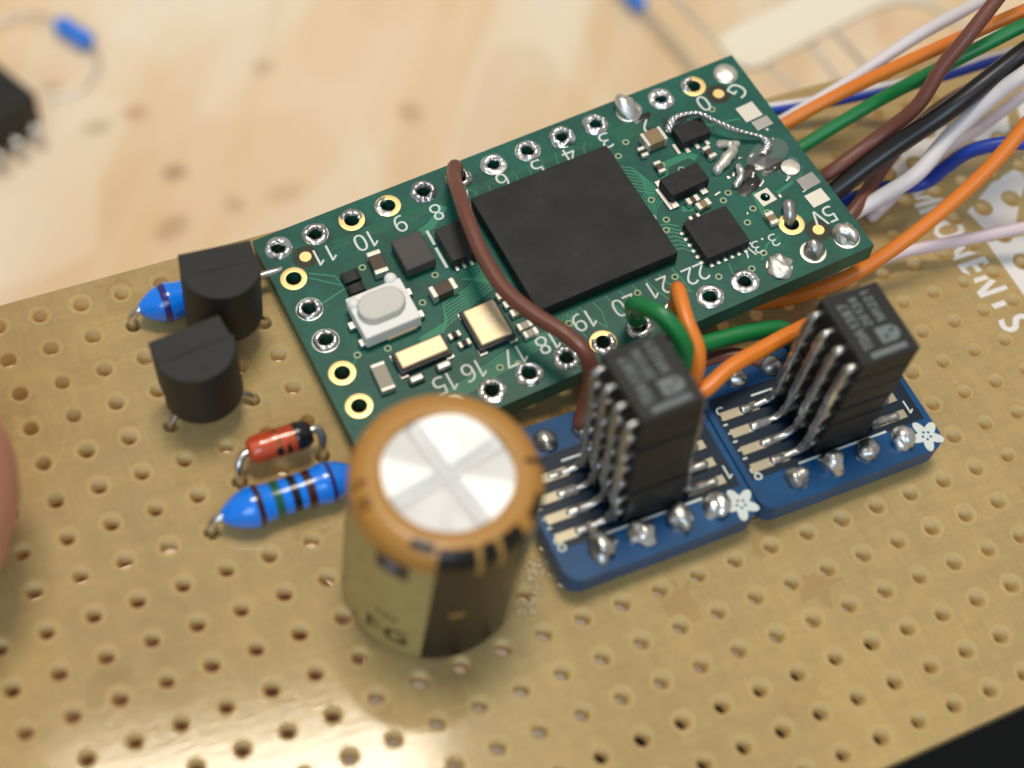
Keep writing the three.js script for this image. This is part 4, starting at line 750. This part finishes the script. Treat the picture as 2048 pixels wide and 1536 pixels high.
// ------------------------------------------------------------------ out-of-focus things on the bench
{
  const group = 'loose parts out of focus on the bench';
  const q = Math.PI / 2, y = TABLE_Y;
  const S = resistorShape(5.6, 1.15);
  const rb = () => lathe(S.prof(-2.8, 2.8, 0), 20).rotateZ(-q);
  const loose = (label, [x, z], turn, leads) => {
    const o = thing('resistor', label, 'resistor', [x, y + 1.2, z], group); o.rotation.y = turn;
    part('body', rb(), M.blueRes, o); for (const l of leads) part('lead', sweep(l, 0.2, { seg: 30, rad: 7 }), M.lead, o);
  };
  loose('blurred blue resistor lying on the bench at the top left', [18.9, -76.2], -1.02, [[[-2.6, 0, 0], [-5, 0, 0.6], [-8, -0.6, 4], [-7, -0.9, 9], [-3, -0.9, 12]], [[2.6, 0, 0], [5, -0.3, 1.5], [6, -0.9, 5], [4, -0.9, 9]]]);
  // taped resistors: cream paper tape with the leads sticking out of it
  const tape = thing('paper_tape', 'cream paper tape with resistor leads, curling up at the top right', 'tape', [72.6, -24, -27.6]); tape.rotation.y = 0.22;
  { const g = new THREE.BoxGeometry(66, 0.5, 5.2, 132, 1, 4), p = g.attributes.position;
    for (let i = 0; i < p.count; i++) { const x = p.getX(i) + 33, t = Math.min(1, Math.max(0, (x - 16) / 46)); p.setX(i, x); if (x < 2.2) p.setZ(i, p.getZ(i) * (0.35 + 0.65 * Math.sqrt(1 - Math.pow((2.2 - x) / 2.2, 2)))); p.setY(i, p.getY(i) - 26.6 * t * t * (3 - 2 * t)); }
    g.computeVertexNormals(); part('strip', g, std('#f6eeda', 0.7, 0, { bumpMap: grain, bumpScale: 3e-5 }), tape); }
  for (const [x, l0, l1, r] of [[3.0, -3, 8.0, 0.26], [9.6, -3, 9.4, 0.3], [12.6, -9, 8.6, 0.28], [0.9, -11, 1, 0.26]]) part('taped_lead', sweep([[x + 0.2, -0.55, l0], [x, -0.5, 0], [x + 0.5 + (x * 7.3 % 2), -1.6 - x * 0.2, l1]], r, { seg: 16, rad: 7 }), M.tin, tape);
  {
    const o = thing('resistor', 'blurred blue resistor cut off by the top edge', 'resistor', [85.2, y + 1.5, -61], group); o.rotation.y = q + 0.1;
    part('body', rb(), M.blueRes, o, [1.2, 0, 0]);
    for (const s of [-1, 1]) part('lead', sweep([[s * 2.5 + 1.2, 0, 0], [s * 12, -0.2, 0.4], [s * 20, -0.9, 0.2]], 0.34, { seg: 20, rad: 7 }), M.lead, o);
  }
  // black chip lying on its side at the left edge
  const ic = thing('black_connector', 'black block with silver legs, blurred at the left edge', 'component', [4.0, y + 3.4, -64.5]); ic.rotation.y = 0.45;
  part('body', rbox(14, 5.0, 8.0, 0.5), M.mould, ic);
  for (let i = 0; i < 5; i++) part('leg', sweep([[-5 + i * 2.54, -1, 4.6], [-5 + i * 2.54, -1.4, 5.6], [-5 + i * 2.54, -3.1, 6.3]], 0.34, { seg: 10, rad: 7 }), M.lead, ic);
}

// ------------------------------------------------------------------ hand holding the board's left end
{
  // joints in mm: [x, y, z, radius]
  const chains = [
    [[-9.4, 8.3, 10.9, 8.2], [-22, 10.5, 16.5, 8.8], [-44, 9, 27, 10.5], [-66, -8, 44, 14]],                    // thumb on top
    [[4, -11.5, 2, 7.2], [-12, -12.5, 1, 7.8], [-36, -18, 4, 9], [-70, -22, 22, 12]],                             // index below
    [[8, -12.2, 19, 7.4], [-10, -14, 19.5, 8.2], [-36, -21, 22, 9.4], [-70, -25, 34, 12]],                        // middle below
    [[0, -13, 36, 7.2], [-16, -16, 37, 7.9], [-40, -24, 40, 9], [-72, -27, 47, 12]],                              // ring
    [[-8, -16, 52, 6.2], [-22, -19, 53, 6.8], [-44, -26, 54, 8], [-74, -28, 58, 11]],                             // little
    [[-70, -22, 28, 13], [-76, -24, 44, 14], [-74, -26, 56, 12], [-92, -28, 46, 17]],                             // palm
    [[-70, -12, 40, 14], [-96, -28, 46, 19], [-120, -40, 60, 22]],
  ];
  const lo = V(-130, -66, -14), size = 160, res = 76;
  const mc = new MarchingCubes(res, new THREE.MeshBasicMaterial(), false, false, 120000);
  mc.isolation = 0;
  const a = V(), ab = V(), p = V(), pa = V();
  for (let kz = 0; kz < res; kz++) for (let ky = 0; ky < res; ky++) for (let kx = 0; kx < res; kx++) {
    p.set(lo.x + (kx / res) * size, lo.y + (ky / res) * size, lo.z + (kz / res) * size);
    let acc = 0;
    for (const c of chains) for (let i = 0; i < c.length - 1; i++) {
      a.set(c[i][0], c[i][1], c[i][2]); ab.set(c[i + 1][0], c[i + 1][1], c[i + 1][2]).sub(a); pa.copy(p).sub(a);
      const t = Math.min(1, Math.max(0, pa.dot(ab) / ab.lengthSq())), r = c[i][3] + (c[i + 1][3] - c[i][3]) * t;
      const d = pa.addScaledVector(ab, -t).length() - r;
      acc += Math.exp(-d * 1.1);
    }
    mc.field[kx + ky * res + kz * res * res] = acc > 0 ? Math.max(-40, Math.log(acc) / 1.1) : -40;
  }
  mc.update();
  const n = mc.count, P = mc.positionArray.slice(0, n * 3), Q = mc.normalArray.slice(0, n * 3);
  for (let i = 0; i < n; i++) for (let k = 0; k < 3; k++) P[i * 3 + k] = (P[i * 3 + k] + 1) / 2 * size + lo.getComponent(k);
  let g = new THREE.BufferGeometry(); g.setAttribute('position', new THREE.BufferAttribute(P, 3));
  g = mergeVertices(g, 1e-3); g.computeVertexNormals();
  const o = thing('person', 'hand holding the left end of the tan board, thumb tip showing at the left edge', 'person');
  part('hand', g, std('#cf9078', 0.55, 0, { sheen: 0.3, sheenRoughness: 0.6, sheenColor: new THREE.Color('#c98a70') }), o);
}

scene.traverse(o => { if (o.isMesh) { o.castShadow = true; o.receiveShadow = true; } });
renderer.render(scene, camera);
